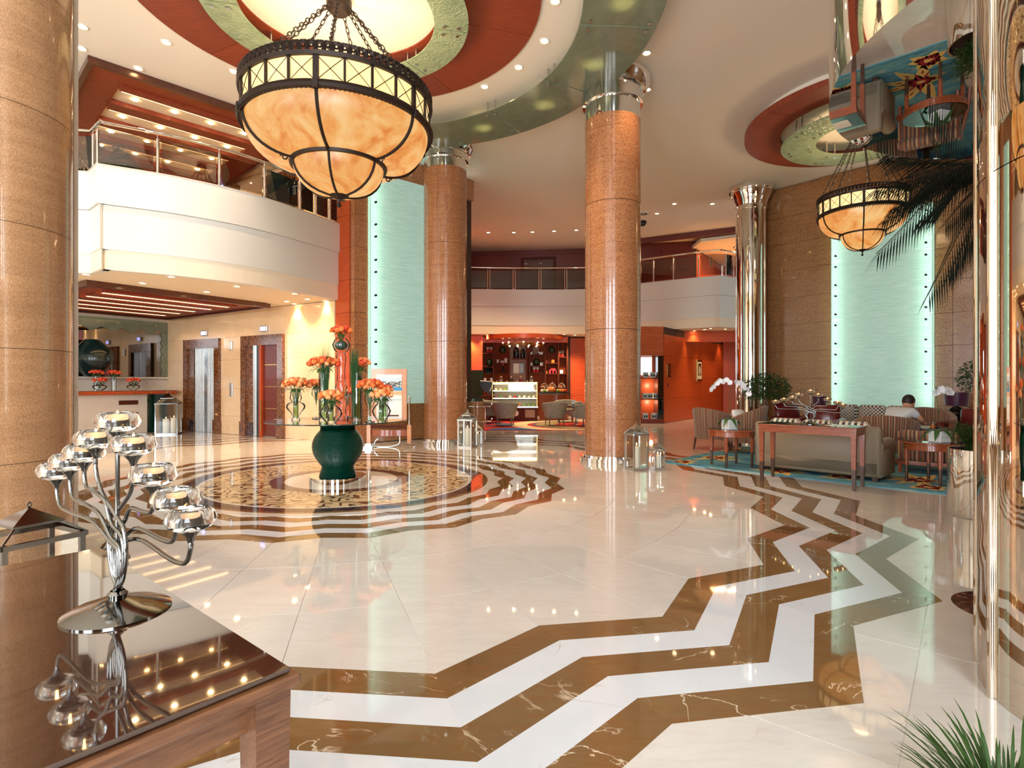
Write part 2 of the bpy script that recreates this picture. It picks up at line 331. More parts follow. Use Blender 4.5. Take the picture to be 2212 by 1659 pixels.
def stripes(name, cols, sc, axis=0, kind='Object', rough=.8):
    m = mat(name, cols[0], rough, sheen=.2); v = coords(m, kind=kind); sp = nd(m, 'ShaderNodeSeparateXYZ'); lk(m, v, sp.inputs[0])
    f = math_(m, 'FRACT', math_(m, 'MULTIPLY', sp.outputs[axis], sc)); r = nd(m, 'ShaderNodeValToRGB'); r.color_ramp.interpolation = 'CONSTANT'
    e = r.color_ramp.elements; n = len(cols)
    while len(e) < n: e.new(.5)
    for i in range(n): e[i].position = i/n; e[i].color = cols[i]
    lk(m, f, r.inputs[0]); setc(m, r.outputs[0]); return m
# striped upholstery running down a round back, patterned upholstery, carpets
def radial_stripes(name, cols, n, rough=.85):
    m = mat(name, cols[0], rough, sheen=.3); v = coords(m); sp = nd(m, 'ShaderNodeSeparateXYZ'); lk(m, v, sp.inputs[0])
    a = math_(m, 'ARCTAN2', sp.outputs[1], sp.outputs[0]); f = math_(m, 'FRACT', math_(m, 'MULTIPLY', a, n/(2*pi)))
    r = nd(m, 'ShaderNodeValToRGB'); r.color_ramp.interpolation = 'CONSTANT'; e = r.color_ramp.elements
    while len(e) < len(cols): e.new(.5)
    for i, c in enumerate(cols): e[i].position = i/len(cols); e[i].color = c
    lk(m, f, r.inputs[0]); setc(m, r.outputs[0]); return m
SC = [srgb(*c) for c in ((112, 66, 52), (150, 120, 92), (92, 50, 46), (176, 150, 112), (134, 62, 48), (100, 92, 78), (160, 96, 62), (84, 56, 50), (170, 136, 104))]
radial_stripes('stripe_fabric', SC, 18)
stripes('stripe_flat', SC, 5, 0)
m = mat('oval_fabric', srgb(232, 226, 212), .85); v = coords(m, (30, 30, 30)); ck = nd(m, 'ShaderNodeTexChecker'); lk(m, v, ck.inputs[0]); ck.inputs['Scale'].default_value = 1.0
n_ = nd(m, 'ShaderNodeTexWhiteNoise'); fl_ = nd(m, 'ShaderNodeVectorMath', operation='FLOOR'); lk(m, v, fl_.inputs[0]); lk(m, fl_.outputs[0], n_.inputs['Vector'])
r_ = nd(m, 'ShaderNodeValToRGB'); r_.color_ramp.interpolation = 'CONSTANT'; e = r_.color_ramp.elements
for i in range(3): e.new(.5)
for q, (p, c) in zip(e, ((0, srgb(40, 36, 36)), (.35, srgb(130, 50, 42)), (.55, srgb(70, 96, 92)), (.75, srgb(120, 84, 56)), (.9, srgb(40, 36, 36)))): q.position = p; q.color = c
lk(m, n_.outputs['Value'], r_.inputs[0]); setc(m, mix(m, ck.outputs['Fac'], r_.outputs[0], srgb(232, 226, 212)))
m = mat('tweed', srgb(146, 140, 124), .9); setc(m, ramp(m, noise(m, coords(m, (1, 1, 2)), 60, 3), [(.4, srgb(110, 106, 96)), (.62, srgb(182, 174, 154))]))
m = mat('carpet_blue', srgb(46, 118, 150), .95); setc(m, ramp(m, noise(m, coords(m, (1, 3, 1)), 2.2, 6, .7, 1), [(.35, srgb(40, 110, 150)), (.55, srgb(96, 156, 168)), (.68, srgb(150, 170, 158))]))
for nm, c in (('carpet_yellow', (222, 188, 110)), ('carpet_red', (150, 30, 34)), ('carpet_teal', (70, 140, 130)), ('carpet_scarlet', (196, 44, 40)), ('carpet_cream', (232, 208, 164)),
              ('carpet_olive', (160, 146, 96)), ('carpet_slate', (74, 98, 124)), ('carpet_royal', (40, 96, 160))): mat(nm, srgb(*c), .95)
CZL = 5.85                                            # main ceiling
# ------------------------------------------------------------------ the floor and its inlay
def g(X, Y):                                          # surveyed plan of the inlay -> floor plan
    w_ = 1469.3-4.9*Y+15.18*X; return (1.00778*X*1458/w_, 1458*Y/w_)
GX, GY = -2.012, 6.719; PH = R(-68.93); ST = R(7.5)
RIN = [4.489, 4.667, 4.845, 5.024, 5.203, 5.382]; ROUT = [4.726, 4.917, 5.105, 5.294, 5.482, 5.669]
def pol(r, a): return g(GX+r*cos(a), GY+r*sin(a))
CX, CY = pol(0, 0)
bm_ = MB(); bm_.box(-14, -3.6, -.2, 12, 26, -.004); floor = struct(bm_.build('floor', MT['cream_marble']))
def piece(name, poly, mt, z=0, th=.0035):
    return MB().prism(poly, z-th, z).build(name, MT[mt], floor)
def shrink(poly, d):
    cx = sum(p[0] for p in poly)/len(poly); cy = sum(p[1] for p in poly)/len(poly); out = []
    for x, y in poly:
        L = math.hypot(x-cx, y-cy); out.append((x-(x-cx)*d/L, y-(y-cy)*d/L))
    return out
def inview(P):
    return any(y > .35 and abs(x) < .98*y+.5 and y < 19 for x, y in P)
def star(ra, rb, band):                                # ra: radii at inward corners, rb: at outward corners
    for i in range(48):
        a0, a1 = PH+ST*i, PH+ST*(i+1); r0, r1 = (rb, ra) if i % 2 == 0 else (ra, rb)
        for k, mt in enumerate(band):
            P = [pol(r0[k], a0), pol(r0[k+1], a0), pol(r1[k+1], a1), pol(r1[k], a1)]
            if inview(P): piece('marble_strip', P, mt)
BAND = ['brown_marble', 'white_marble', 'brown_marble', 'white_marble', 'brown_marble']
star(RIN, ROUT, BAND)
star([1.837+.14*k for k in range(6)], [1.907+.1444*k for k in range(6)], BAND)
for i in range(48):                                    # cream slabs between the two zigzag rings
    a0, a1 = PH+ST*i, PH+ST*(i+1); o, n2 = (0, 1) if i % 2 == 0 else (1, 0)
    lo = (1.837+.7, 1.907+.722); hi = (RIN[0], ROUT[0])
    rr = [lambda q: lo[1-q], lambda q: 3.2, lambda q: 3.95, lambda q: hi[1-q]]
    for k in range(3):
        P = [pol(rr[k](o), a0), pol(rr[k+1](o), a0), pol(rr[k+1](n2), a1), pol(rr[k](n2), a1)]
        if inview(P): piece('marble_slab', shrink(P, .003), 'cream_marble')
    P = [pol(1.72, a0), pol(1.907 if i % 2 == 0 else 1.837, a0), pol(1.837 if i % 2 == 0 else 1.907, a1), pol(1.72, a1)]
    if i % 2 == 0: pass
def ringpiece(name, r0, r1, mt, n=24, z=0.0):
    vs = []; fs = []; N = 96
    for i in range(N):
        a = 2*pi*i/N
        for r in (r0, r1):
            x, y = pol(r, a); vs += [(x, y, z), (x, y, z-.0035)]
    for i in range(N):
        j = (i+1) % N; a, b = 4*i, 4*j; fs += [(a, a+2, b+2, b), (a+2, a+3, b+3, b+2), (a, b, b+1, a+1)]
    return MB().add(vs, fs).build(name, MT[mt], floor)
ringpiece('marble_ring', 1.725, 1.836, 'cream_marble', z=-.0005)
ringpiece('brown_ring', 1.67, 1.722, 'brown_marble'); ringpiece('mosaic_ring', 1.53, 1.668, 'dark_mosaic'); ringpiece('cream_ring', 1.49, 1.528, 'cream_marble')
ringpiece('scroll_ring', .80, 1.488, 'scroll_inlay'); ringpiece('mosaic_ring', .64, .798, 'red_mosaic')
piece('marble_disc', [pol(.638, 2*pi*i/64) for i in range(64)], 'cream_marble')
GA = R(51); gx = (cos(GA), sin(GA)); gy = (-sin(GA), cos(GA)); ox, oy = fl(1941, 1659)
for i in range(-14, 18):                               # square slabs outside the rings
    for j in range(-18, 16):
        P = [(ox+gx[0]*(i+a)+gy[0]*(j+b), oy+gx[1]*(i+a)+gy[1]*(j+b)) for a, b in ((0, 0), (1, 0), (1, 1), (0, 1))]
        if not inview(P) or min(math.hypot(x, y-3) for x, y in P) > 9.5: continue
        if max(math.hypot(x-CX, y-CY) for x, y in P) < 5.5: continue
        piece('floor_tile', shrink(P, .003), 'cream_marble', z=-.0012, th=.0028)
piece('stone_disc', [(fl(2096, 1330)[0]+.30+.28*cos(2*pi*i/32), fl(2096, 1320)[1]+.28*sin(2*pi*i/32)) for i in range(32)], 'red_mosaic', z=.0006)
# ------------------------------------------------------------------ ceiling with its circles
def disc_ceiling():
    b = MB(); b.box(-14, -3.6, CZL, 12, 22, CZL+.3); return b.build('ceiling', MT['ceiling_paint'])
ceil = struct(disc_ceiling())
def ring3(b, cx, cy, r0, r1, z0, z1, a0=0, a1=2*pi, n=64):
    full = abs(a1-a0-2*pi) < 1e-6; prof = [(r0, z0), (r1, z0), (r1, z1), (r0, z1), (r0, z0)]
    b.lathe(prof[::-1] if False else prof, n, cx, cy, a0, a1)
    if not full:
        for a, fl_2 in ((a0, 1), (a1, 0)):
            q = [(cx+r*cos(a), cy+r*sin(a), z) for r, z in prof[:4]]; b.quad(*(q if fl_2 else q[::-1]))
    return b
HXc, HYc = -2.09, 6.80                                 # axis of the big lamp
for i in range(8):
    a = 2*pi*i/8+.3; ring3(MB(), HXc, HYc, 1.2, 2.45, CZL-.02, CZL-.001, a+.002, a+pi/4-.002, 16).build('veneer_panel', MT['ceiling_wood'], ceil, 40)
def standoffs(t, cx, cy, rs, z, top, a, r=.013):
    for rr in rs:
        for d in (-.05, .05):
            x, y = cx+rr*cos(a+d/rr*1.6), cy+rr*sin(a+d/rr*1.6); MB().lathe([(0, z-.02), (.022, z-.02), (.022, z-.001), (r, z-.001), (r, top)], 10, x, y).build('standoff_rod', MT['steel'], t, 40)
def fixture_ring(name, label, cx, cy, r0, r1, z, mt, angs, top, a0=0, a1=2*pi, group=None):
    t = thing(name, label, 'glass panel', (0, 0, 0), 0, group)
    for i in range(len(angs)-1):
        ring3(MB(), cx, cy, r0, r1, z, z+.015, angs[i]+.004, angs[i+1]-.004, 20).build('glass_panel', MT[mt], t, 40)
    for a in angs[:-1] if a1-a0 > 6.2 else angs:
        standoffs(t, cx, cy, (r0+.12, r1-.12), z, top, a)
    return t
fixture_ring('glass_ring', 'rippled pale green glass ring hung round the large lamp chains', HXc, HYc, 1.14, 1.56, 5.62, 'ripple_glass', [2*pi*i/8+.2 for i in range(9)], CZL)
fixture_ring('glass_canopy', 'wide curved frosted glass canopy hung under the ceiling near the two tall pillars', HXc, HYc, 2.93, 3.90, 5.63, 'canopy_glass', [R(-75+26*i) for i in range(8)], CZL, 0, 1)
# second ceiling circle, dropped below the ceiling
QX, QY = 5.98, 9.6
t = thing('ceiling_ring', 'dropped red-brown timber ring around the smaller hanging lamp', 'ceiling ring')
for i in range(8):
    a = 2*pi*i/8+.25; ring3(MB(), QX, QY, 1.27, 1.86, 5.58, 5.68, a+.002, a+pi/4-.002, 16).build('veneer_panel', MT['ceiling_wood'], t, 40)
ring3(MB(), QX, QY, 1.45, 1.66, 5.68, CZL, n=64).build('core_ring', MT['ceiling_paint'], t, 40)
MB().lathe([(0, 5.66), (1.30, 5.66), (1.30, CZL)], 64, QX, QY).build('centre_disc', MT['ceiling_paint'], t, 40)
fixture_ring('glass_ring', 'rippled pale green glass ring hung round the smaller lamp chains', QX, QY, .70, 1.26, 5.38, 'ripple_glass', [2*pi*i/8+.1 for i in range(9)], 5.66)
# ------------------------------------------------------------------ walls
def P2(p, d, t): return (p[0]+d[0]*t, p[1]+d[1]*t)
def wall(name, p0, p1, z0, z1, mt, th=.15, side=1):
    dx, dy = p1[0]-p0[0], p1[1]-p0[1]; L = math.hypot(dx, dy); b = MB(); b.at(p0[0], p0[1], 0, atan2(dy, dx)); b.box(0, 0, z0, L, th*side, z1)
    return struct(b.build(name, MT[mt]))
def panels(wl, p0, p1, us, zs, mt, gap=.006, th=.02, side=-1, name='wall_panel', off=0):
    dx, dy = p1[0]-p0[0], p1[1]-p0[1]; a = atan2(dy, dx)
    for i in range(len(us)-1):
        for j in range(len(zs)-1):
            b = MB(); b.at(p0[0], p0[1], 0, a); y0, y1 = sorted((side*off, side*(off+th))); b.box(us[i]+gap/2, y0, zs[j]+gap/2, us[i+1]-gap/2, y1, zs[j+1]-gap/2); b.build(name, MT[mt], wl)
def frange(a, b, n): return [a+(b-a)*i/n for i in range(n+1)]
ZJ = [.01, .65, 1.29, 1.93, 2.57, 3.21, 3.85, 4.49, 5.13, 5.84]
# right wall, set at 45 degrees, with its lit green panel
W0 = (6.10, 13.845); Wd = (.678, -.735); WL = 7.2; W1 = P2(W0, Wd, WL)
wr = wall('wall_right', W0, W1, 0, CZL, 'joint', .2, 1)
tR = lambda px: None
def wt(px):                                            # distance along the right wall of the ray through px
    k = (px-HX)/F; return (k*W0[1]-W0[0])/(Wd[0]-k*Wd[1])
uA, uB, uC, uD = wt(1770), wt(1803), wt(2022), wt(2060)
panels(wr, W0, W1, [0, uA*.999], ZJ, 'lacewood_fine', th=.02)
panels(wr, W0, W1, [uA, uB, uC], ZJ, 'lacewood_fine', th=.09)
panels(wr, W0, W1, [uC, uD, uD+.9, uD+1.8, WL], ZJ, 'lacewood_fine', th=.09)
def green_panel(label, p0, d, u0, u1, z0, z1, joints, off, sidesign=-1):
    t = thing('backlit_panel', label, 'light panel'); a = atan2(d[1], d[0]); zs = [z0]+joints+[z1]
    for i in range(len(zs)-1):
        b = MB().at(p0[0], p0[1], 0, a); y = sidesign*(off+.17); b.box(u0, min(y, y+.012), zs[i]+.002, u1, max(y, y+.012), zs[i+1]-.002); b.build('glass_sheet', MT['green_glass_sheet'], t)
    for ua_, ub_ in ((u0, u0+.006), (u1-.006, u1)):
        b = MB().at(p0[0], p0[1], 0, a); y0_, y1_ = sorted((sidesign*(off+.007), sidesign*(off+.169))); b.box(ua_, y0_, z0, ub_, y1_, z1); b.build('side_return', MT['green_glass_sheet'], t)
    for u in (u0+.08, u1-.08):
        b = MB().at(p0[0], p0[1], 0, a); y0_, y1_ = sorted((sidesign*(off+.008), sidesign*(off+.03))); b.box(u-.05, y0_, z0+.02, u+.05, y1_, z1-.02); b.build('light_strip', MT['lamp_panel'], t)
    b = MB().at(p0[0], p0[1], 0, a); y0, y1 = sorted((sidesign*off, sidesign*(off+.006))); b.box(u0, y0, z0, u1, y1, z1); b.build('backing_board', MT['paint_white'], t)
    for z in joints:
        for u in (u0+.10, u1-.10):
            for dz in (-.12, .12):
                b = MB().at(p0[0], p0[1], z+dz, a); y = sidesign*(off+.195); b.M = b.M @ Matrix.Translation((u, y, 0)) @ Matrix.Rotation(pi/2, 4, 'X'); b.cyl(0, 0, -.02, .03, .022, 12); b.build('standoff_bolt', MT['dark_metal'], t, 40)
    return t
frosted('green_glass_sheet', srgb(180, 212, 196), srgb(220, 238, 228), (1.2, 1.2, 34), .7, glow=.16)
green_panel('tall backlit pale green glass panel above the lounge sofa', W0, Wd, uB+.01, uC-.01, .65, 4.76, [1.29, 1.93, 2.57, 3.21, 3.85, 4.49], .09)
# left green wall
C0 = (-3.17, 11.03); Gd = (.742, .670); G1 = P2(C0, Gd, 3.0)
wg = wall('wall_middle', C0, G1, 0, CZL, 'joint', .2, 1)
gu = ((787-HX)/F*C0[1]-C0[0])/(Gd[0]-(787-HX)/F*Gd[1])
panels(wg, C0, G1, [0, gu], ZJ, 'lacewood', th=.16); panels(wg, C0, G1, [gu, 1.7, 3.0], [.01, .76], 'lacewood_fine', th=.16)
panels(wg, C0, G1, [gu, 3.0], [5.38, 5.84], 'lacewood', th=.10)
green_panel('tall backlit pale green glass panel between the lift lobby and the pillar', C0, Gd, gu+.01, 2.6, .76, 5.36, [1.44, 2.12, 2.80, 3.50, 4.2, 4.88], .06)
# lift wall
E0 = (-3.53, 11.3); Ed = (-.862, .507); EL = 7.2
we = wall('wall_left', E0, P2(E0, Ed, EL), 0, CZL, 'grout', .2, -1)
Pl = (E0[0]+.0, E0[1]); wp = wall('wall_pier', C0, E0, 0, CZL, 'joint', .3, -1)
panels(wp, C0, E0, [.0, .45], ZJ, 'red_wood', th=.02, side=1)
def eu(px):
    k = (px-HX)/F; return (k*E0[1]-E0[0])/(Ed[0]-k*Ed[1])
def ept(u, y=0, z=0):                                   # point on lift wall, y>0 is towards the lobby
    n = (-.507, -.862); return (E0[0]+Ed[0]*u+n[0]*y, E0[1]+Ed[1]*u+n[1]*y, z)
e2a, e2b, e1a, e1b = eu(617), eu(527), eu(479), eu(403); eC = eu(362)
EA = atan2(Ed[1], Ed[0])
def ebox(b, u0, u1, y0, y1, z0, z1, bev=0):             # box in lift-wall coordinates (y towards lobby)
    b.at(E0[0], E0[1], 0, EA); return b.box(u0, y0, z0, u1, y1, z1, bev)
MBE = lambda: MB()
us = [.02, e2a*.5, e2a]
for (ua, ub) in ((.02, e2a), (e2b, e1a), (e1b, eC)):
    n = max(1, round((ub-ua)/.75))
    for i in range(n):
        for z0, z1 in ((0, .42), (.42, 1.06), (1.06, 1.72), (1.72, 2.24), (2.24, 2.84)):
            ebox(MB(), ua+(ub-ua)*i/n+.002, ua+(ub-ua)*(i+1)/n-.002, 0, .02, z0+.002, z1-.002).build('stone_tile', MT['beige_stone'], we)
for (ua, ub) in ((e2a, e2b), (e1a, e1b)):
    ebox(MB(), ua+.002, ub-.002, 0, .02, 2.24, 2.84).build('stone_tile', MT['beige_stone'], we)
for i in range(8):
    for z0, z1 in ((4.0, 4.7), (4.7, 5.4), (5.4, 5.84)): ebox(MB(), .02+i*.72, .02+(i+1)*.72-.004, 0, .02, z0, z1-.004).build('stone_tile', MT['beige_stone'], we)
# reception wall
B0 = ept(eC)[:2]; Bd = (-.55, -.835); BL = 7
wb = wall('wall_reception', B0, P2(B0, Bd, BL), 0, CZL, 'white_stone', .2, -1)
for i in range(9):
    for z0, z1 in ((.02, .5), (.5, .98)):
        b = MB().at(B0[0], B0[1], 0, atan2(Bd[1], Bd[0])); b.box(i*.6+.002, 0, z0, i*.6+.596, .02, z1-.003); b.build('stone_tile', MT['white_stone'], wb)
# cafe back walls
wc = wall('wall_cafe', (-3.2, 20.3), (7.0, 20.3), 0, CZL, 'joint', .2, 1)
panels(wc, (-3.2, 20.3), (4.9, 20.3), [0, 2.3, 3.2], [0, .72, 1.4, 2.07, 2.8], 'red_wood', th=.02)
panels(wc, (-3.2, 20.3), (4.9, 20.3), [5.3, 6.7, 8.1], [0, .72, 1.4, 2.07, 2.8], 'red_wood', th=.02)
struct(wall('wall_cafe_side', (-1.05, 13.1), (-1.9, 20.3), 0, CZL, 'red_wood', .15, 1))
# upper cafe wall, seen above the balcony
U0, U1 = (-2.6, 20.1), (4.9, 19.3)
wu = wall('wall_upper', U0, U1, 4.0, CZL, 'joint', .2, 1)
panels(wu, U0, U1, [0, .95, 2.55, 4.1, 5.3, 6.2, 7.5], [4.0, 4.72, 5.2, 5.68, 5.84], 'deep_red_wood', th=.02)
t = struct(MB().at(U0[0], U0[1], 0, atan2(-.8, 7.5)).box(3.02, -.06, 4.0, 4.08, -.02, 5.5).build('door_1', MT['dark_wood'])); tl = MB().at(U0[0], U0[1], 0, atan2(-.8, 7.5)); tl.box(2.94, -.09, 4.0, 3.02, -.02, 5.58); tl.box(4.08, -.09, 4.0, 4.16, -.02, 5.58); tl.box(3.02, -.09, 5.5, 4.08, -.02, 5.58); tl.build('door_frame', MT['espresso'], t)
# right red corridor
K0 = (4.46, 16.57); K1 = (8.25, 21.7)
wk = wall('wall_corridor', K0, K1, 0, 2.84, 'joint', .15, 1); KL = math.hypot(K1[0]-K0[0], K1[1]-K0[1])
panels(wk, K0, K1, frange(0, KL, 4), [0, .72, 1.35, 1.99, 2.62], 'red_wood', th=.02)
struct(wall('wall_corridor_end', (8.0, 21.3), (12, 21.3), 0, CZL, 'red_wood', .1, 1)); struct(wall('wall_corridor_right', (12, 13), (12, 21.3), 0, CZL, 'deep_red_wood', .1, -1))
wx = wall('wall_beam', (4.95, 18.0), (9.5, 18.0), 2.5, 2.84, 'red_wood', .3, 1)
# upper right rooms
kk = wall('wall_upper_right', (4.0, 18.9), (6.05, 18.5), 4.0, CZL, 'joint', .15, 1); panels(kk, (4.0, 18.9), (6.05, 18.5), [0, 1.0, 2.05], [4.0, 4.9, 5.84], 'deep_red_wood', th=.02)
kk = wall('wall_upper_lobby', (6.05, 18.5), (7.9, 21.2), 4.0, 5.6, 'joint', .15, 1); panels(kk, (6.05, 18.5), (7.9, 21.2), [0, 1.1, 2.2, 3.2], [4.0, 4.8, 5.55], 'red_wood', th=.02)
struct(MB().prism([(5.9, 17.6), (12, 14), (12, 21.3), (6.0, 21.3)], 5.6, 5.7).build('ceiling_upper_lobby', MT['cream_paint']))
struct(wall('wall_upper_header', (4.0, 18.2), (9, 15.6), 5.68, CZL, 'deep_red_wood', .1, 1))
# ------------------------------------------------------------------ slabs and balconies
def curve_pts(P, n=20): return [(x, y) for x, y, _ in bez([(a, b, 0) for a, b in P], n)]
def offset_path(P, d):
    out = []
    for i, (x, y) in enumerate(P):
        a = P[max(i-1, 0)]; b = P[min(i+1, len(P)-1)]; dx, dy = b[0]-a[0], b[1]-a[1]; L = math.hypot(dx, dy) or 1; out.append((x-dy/L*d, y+dx/L*d))
    return out
def slab_strip(path, th, z0, z1, mt, name, parent):
    q = offset_path(path, th); n = len(path); vs = []
    for (x, y), (u, v) in zip(path, q): vs += [(x, y, z0), (x, y, z1), (u, v, z0), (u, v, z1)]
    fs = []
    for i in range(n-1):
        a, b = 4*i, 4*i+4; fs += [(a, b, b+1, a+1), (a+1, b+1, b+3, a+3), (a+2, a+3, b+3, b+2), (a, a+2, b+2, b)]
    fs += [(0, 1, 3, 2), (4*n-4, 4*n-2, 4*n-1, 4*n-3)]
    return MB().add(vs, fs).build(name, MT[mt], parent, 30)
def balcony(name, path, back, zc=2.85):
    """path: plan line of the front edge; back: extra plan points closing the slab behind it"""
    bal = struct(MB().prism(offset_path(path, .06)+back, zc, 4.0).build(name, MT['cream_paint']))
    for k, (z0, z1, d) in enumerate(((3.79, 4.35, 0), (3.14, 3.785, .04), (zc-.005, 3.135, .08))):
        slab_strip(offset_path(path, d), .1, z0, z1, 'paint_white', 'fascia_band', bal)
    slab_strip(offset_path(path, -.012), .13, 4.345, 4.36, 'white_stone', 'fascia_cap', bal)
    return bal
def rail(label, path, zb, zt, posts, group=None, dbl=False):
    t = thing('balcony_rail', label, 'railing', (0, 0, 0), 0, group); pp = offset_path(path, .05)
    L = [0]
    for a, b in zip(pp, pp[1:]): L.append(L[-1]+math.hypot(b[0]-a[0], b[1]-a[1]))
    def pt(s):
        s = max(0, min(s, L[-1]))
        for i in range(len(L)-1):
            if s <= L[i+1]: k = (s-L[i])/(L[i+1]-L[i]); return (pp[i][0]+(pp[i+1][0]-pp[i][0])*k, pp[i][1]+(pp[i+1][1]-pp[i][1])*k)
    MB().tube([(x, y, zt) for x, y in pp], .026, 10).build('handrail', MT['chrome'], t, 50)
    S_ = [p*L[-1] for p in posts]
    for s in S_:
        for d in ((-.035, .035) if dbl else (0,)):
            x, y = pt(s+d); b = MB(); b.cyl(x, y, zb, zt-.09, .022 if not dbl else .02, 12); b.cyl(x, y, zt-.09, zt-.02, .008, 6); b.cyl(x, y, zb, zb+.012, .036, 12); b.build('post', MT['chrome'], t, 40)
    S2 = [0]+S_+[L[-1]] if S_[0] > .01 else S_
    for a, b_ in zip(S2, S2[1:]):
        if b_-a < .1: continue
        n = max(2, int((b_-a)/.3)); Q = [pt(a+.05+(b_-a-.1)*i/n) for i in range(n+1)]
        slab_strip(Q, .01, zb+.05, zt-.10, 'rail_glass', 'glass_pane', t)
    return t
# left balcony
L_top = [(-8.9, 9.7), (-6.14, 8.35)]
Lp = curve_pts([(-5.92, 8.14), (-5.05, 8.70), (-4.24, 9.59), (-3.42, 11.22)], 24)
Lfull = [(-8.0, 8.05), (-6.35, 8.42), (-5.98, 8.10)]+Lp
bl = balcony('balcony_left', Lfull, [ept(.0)[:2], ept(eC)[:2], P2(B0, Bd, 6.5)])
rail('curved chrome and glass railing on the left balcony above the lifts', Lfull, 4.36, 4.98, [.12, .295, .33, .465, .60, .72, .84, .90, .96])
# middle balcony
Mp = curve_pts([(-3.2, 18.6), (-1.5, 19.0), (1.0, 19.15), (3.0, 18.95), (4.2, 18.4)], 24)
bmid = balcony('balcony_middle', Mp, [(4.9, 20.4), (-3.2, 20.4)])
Ml = 7.6
def mpost(px): return (at(px, 19.0)+3.2)/Ml
rail('straight chrome railing on the middle balcony above the cafe', Mp, 4.36, 5.10, [mpost(p) for p in (950, 1004, 1059, 1114, 1170, 1226, 1281, 1337, 1386)], dbl=True)
# right balcony
Rp = curve_pts([(4.02, 18.0), (4.35, 17.75), (5.34, 17.06), (6.14, 16.57)], 18)
Rfull = Rp+[(6.45, 16.75), (6.81, 16.96), (7.6, 16.5)]
br = balcony('balcony_right', Rfull, [(12, 14.0), (12, 21.4), (4.9, 21.4), (4.9, 20.4), (4.2, 18.6)])
rail('curved chrome railing on the right balcony beside the mirrored pillar', Rfull, 4.36, 5.12, [.12, .27, .45, .66, .74])
# ------------------------------------------------------------------ downlights
def make_dl():
    t = thing('downlight', 'small round recessed downlight', 'downlight')
    MB().lathe([(.046, -.002), (.062, -.008), (.07, -.002), (.07, .004), (.046, .004)], 20).build('trim_ring', MT['paint_white'], t, 40)
    MB().lathe([(0, -.001), (.046, -.001), (.046, .006)], 20).build('lens', MT['lamp_warm'], t); return t
DL0 = make_dl(); DLU = [False]
def downlight(px, py, z, label, group, power=18, spot=1.5, col=(1, .70, .40), pos=None):
    x, y = pos if pos else fl(px, py, z)
    if DLU[0]: t = dup(DL0, (x, y, z-.004), 0, label, group)
    else: t = DL0; t.location = (x, y, z-.004); t['label'] = label; t['group'] = group; DLU[0] = True
    if power:
        l = bpy.data.lights.new('downlight_beam', 'SPOT'); l.energy = power; l.color = col; l.spot_size = spot; l.spot_blend = .7; l.shadow_soft_size = .05
        o = bpy.data.objects.new('downlight_beam', l); COL.objects.link(o); o.location = (x, y, z-.03)
    return t
ORD = ['first', 'second', 'third', 'fourth', 'fifth', 'sixth', 'seventh', 'eighth', 'ninth', 'tenth']
def dlrow(pts, z, where, group, power, spot=1.5):
    """pts: plan positions; labels count from the left as seen"""
    pts = sorted(pts, key=lambda p: p[0]/p[1])
    for i, p in enumerate(pts): downlight(0, 0, z, ORD[i]+' downlight from the left '+where, group, power, spot, pos=p)
dlrow([fl(*p, CZL) for p in ((178, 57), (359, 91), (299, 147), (505, 154), (176, 104))], CZL, 'in the cream ceiling beside the dark coffer', 'downlights by the coffer', 70)
dlrow([fl(*p, CZL) for p in ((1176, 88), (1120, 145), (1047, 187), (1199, 2))], CZL, 'between red-brown ring and frosted canopy', 'downlights inside the canopy', 70)
dlrow([(HXc+3.4*cos(R(a+4)), HYc+3.4*sin(R(a+4))) for a in (-30, -8, 14, 36, 58, 80)], CZL, 'glowing through the frosted glass canopy', 'downlights above the canopy', 170)
dlrow([fl(*p, CZL) for p in ((1397, 114), (1398, 193))], CZL, 'beside the capital of the middle pillar', 'downlights by the pillar capital', 70)
dlrow([fl(*p, CZL) for p in ((1012, 502), (1055, 502), (1110, 502), (1150, 501), (1197, 499), (1245, 497))], CZL, 'in the row above the middle balcony', 'downlights above the middle balcony', 130)
dlrow([fl(*p, CZL) for p in ((1419, 461), (1457, 440), (1539, 440))], CZL, 'above the right balcony', 'downlights above the right balcony', 70)
ZL = 2.85
dlrow([fl(*p, ZL) for p in ((186, 592), (370, 597), (308, 611), (512, 618), (447, 630), (637, 634), (704, 650), (636, 656))], ZL, 'under the left balcony edge', 'downlights under the left balcony', 45)
dlrow([ept(.35+i*.62, .42)[:2] for i in range(9)], ZL, 'washing the stone lift wall', 'downlights along the lift wall', 60, 1.9)
dlrow([(at(px, 12.3), 12.3) for px in (195, 262, 320)], ZL, 'above the reception counter', 'downlights above reception', 30)
dlrow([(at(px, 19.3+.2*(i % 2)), 19.3+.2*(i % 2)) for i, px in enumerate((1012, 1052, 1112, 1170, 1218, 1242))], ZL, 'along the front of the cafe ceiling', 'downlights in the cafe ceiling', 130, 1.9)
dlrow([(at(px, D), D) for px, D in ((1425, 18.4), (1442, 18.2), (1460, 17.6), (1470, 18.3), (1500, 17.9), (1522, 17.5), (1535, 17.2), (1567, 17.4))], ZL, 'in the soffit of the right balcony', 'downlights under the right balcony', 26)
dlrow([(at(px, D), D-.25) for px, D in ((1474, 19.2), (1503, 20.4), (1534, 18.8), (1548, 19.4), (1560, 19.8), (1573, 20.2), (1562, 21.0))], ZL, 'in the red corridor ceiling', 'downlights in the corridor', 28)
dlrow([ept(1.0+i*1.3, .5)[:2] for i in range(4)], CZL, 'over the upstairs lift landing', 'downlights on the upstairs landing', 45, 1.7)
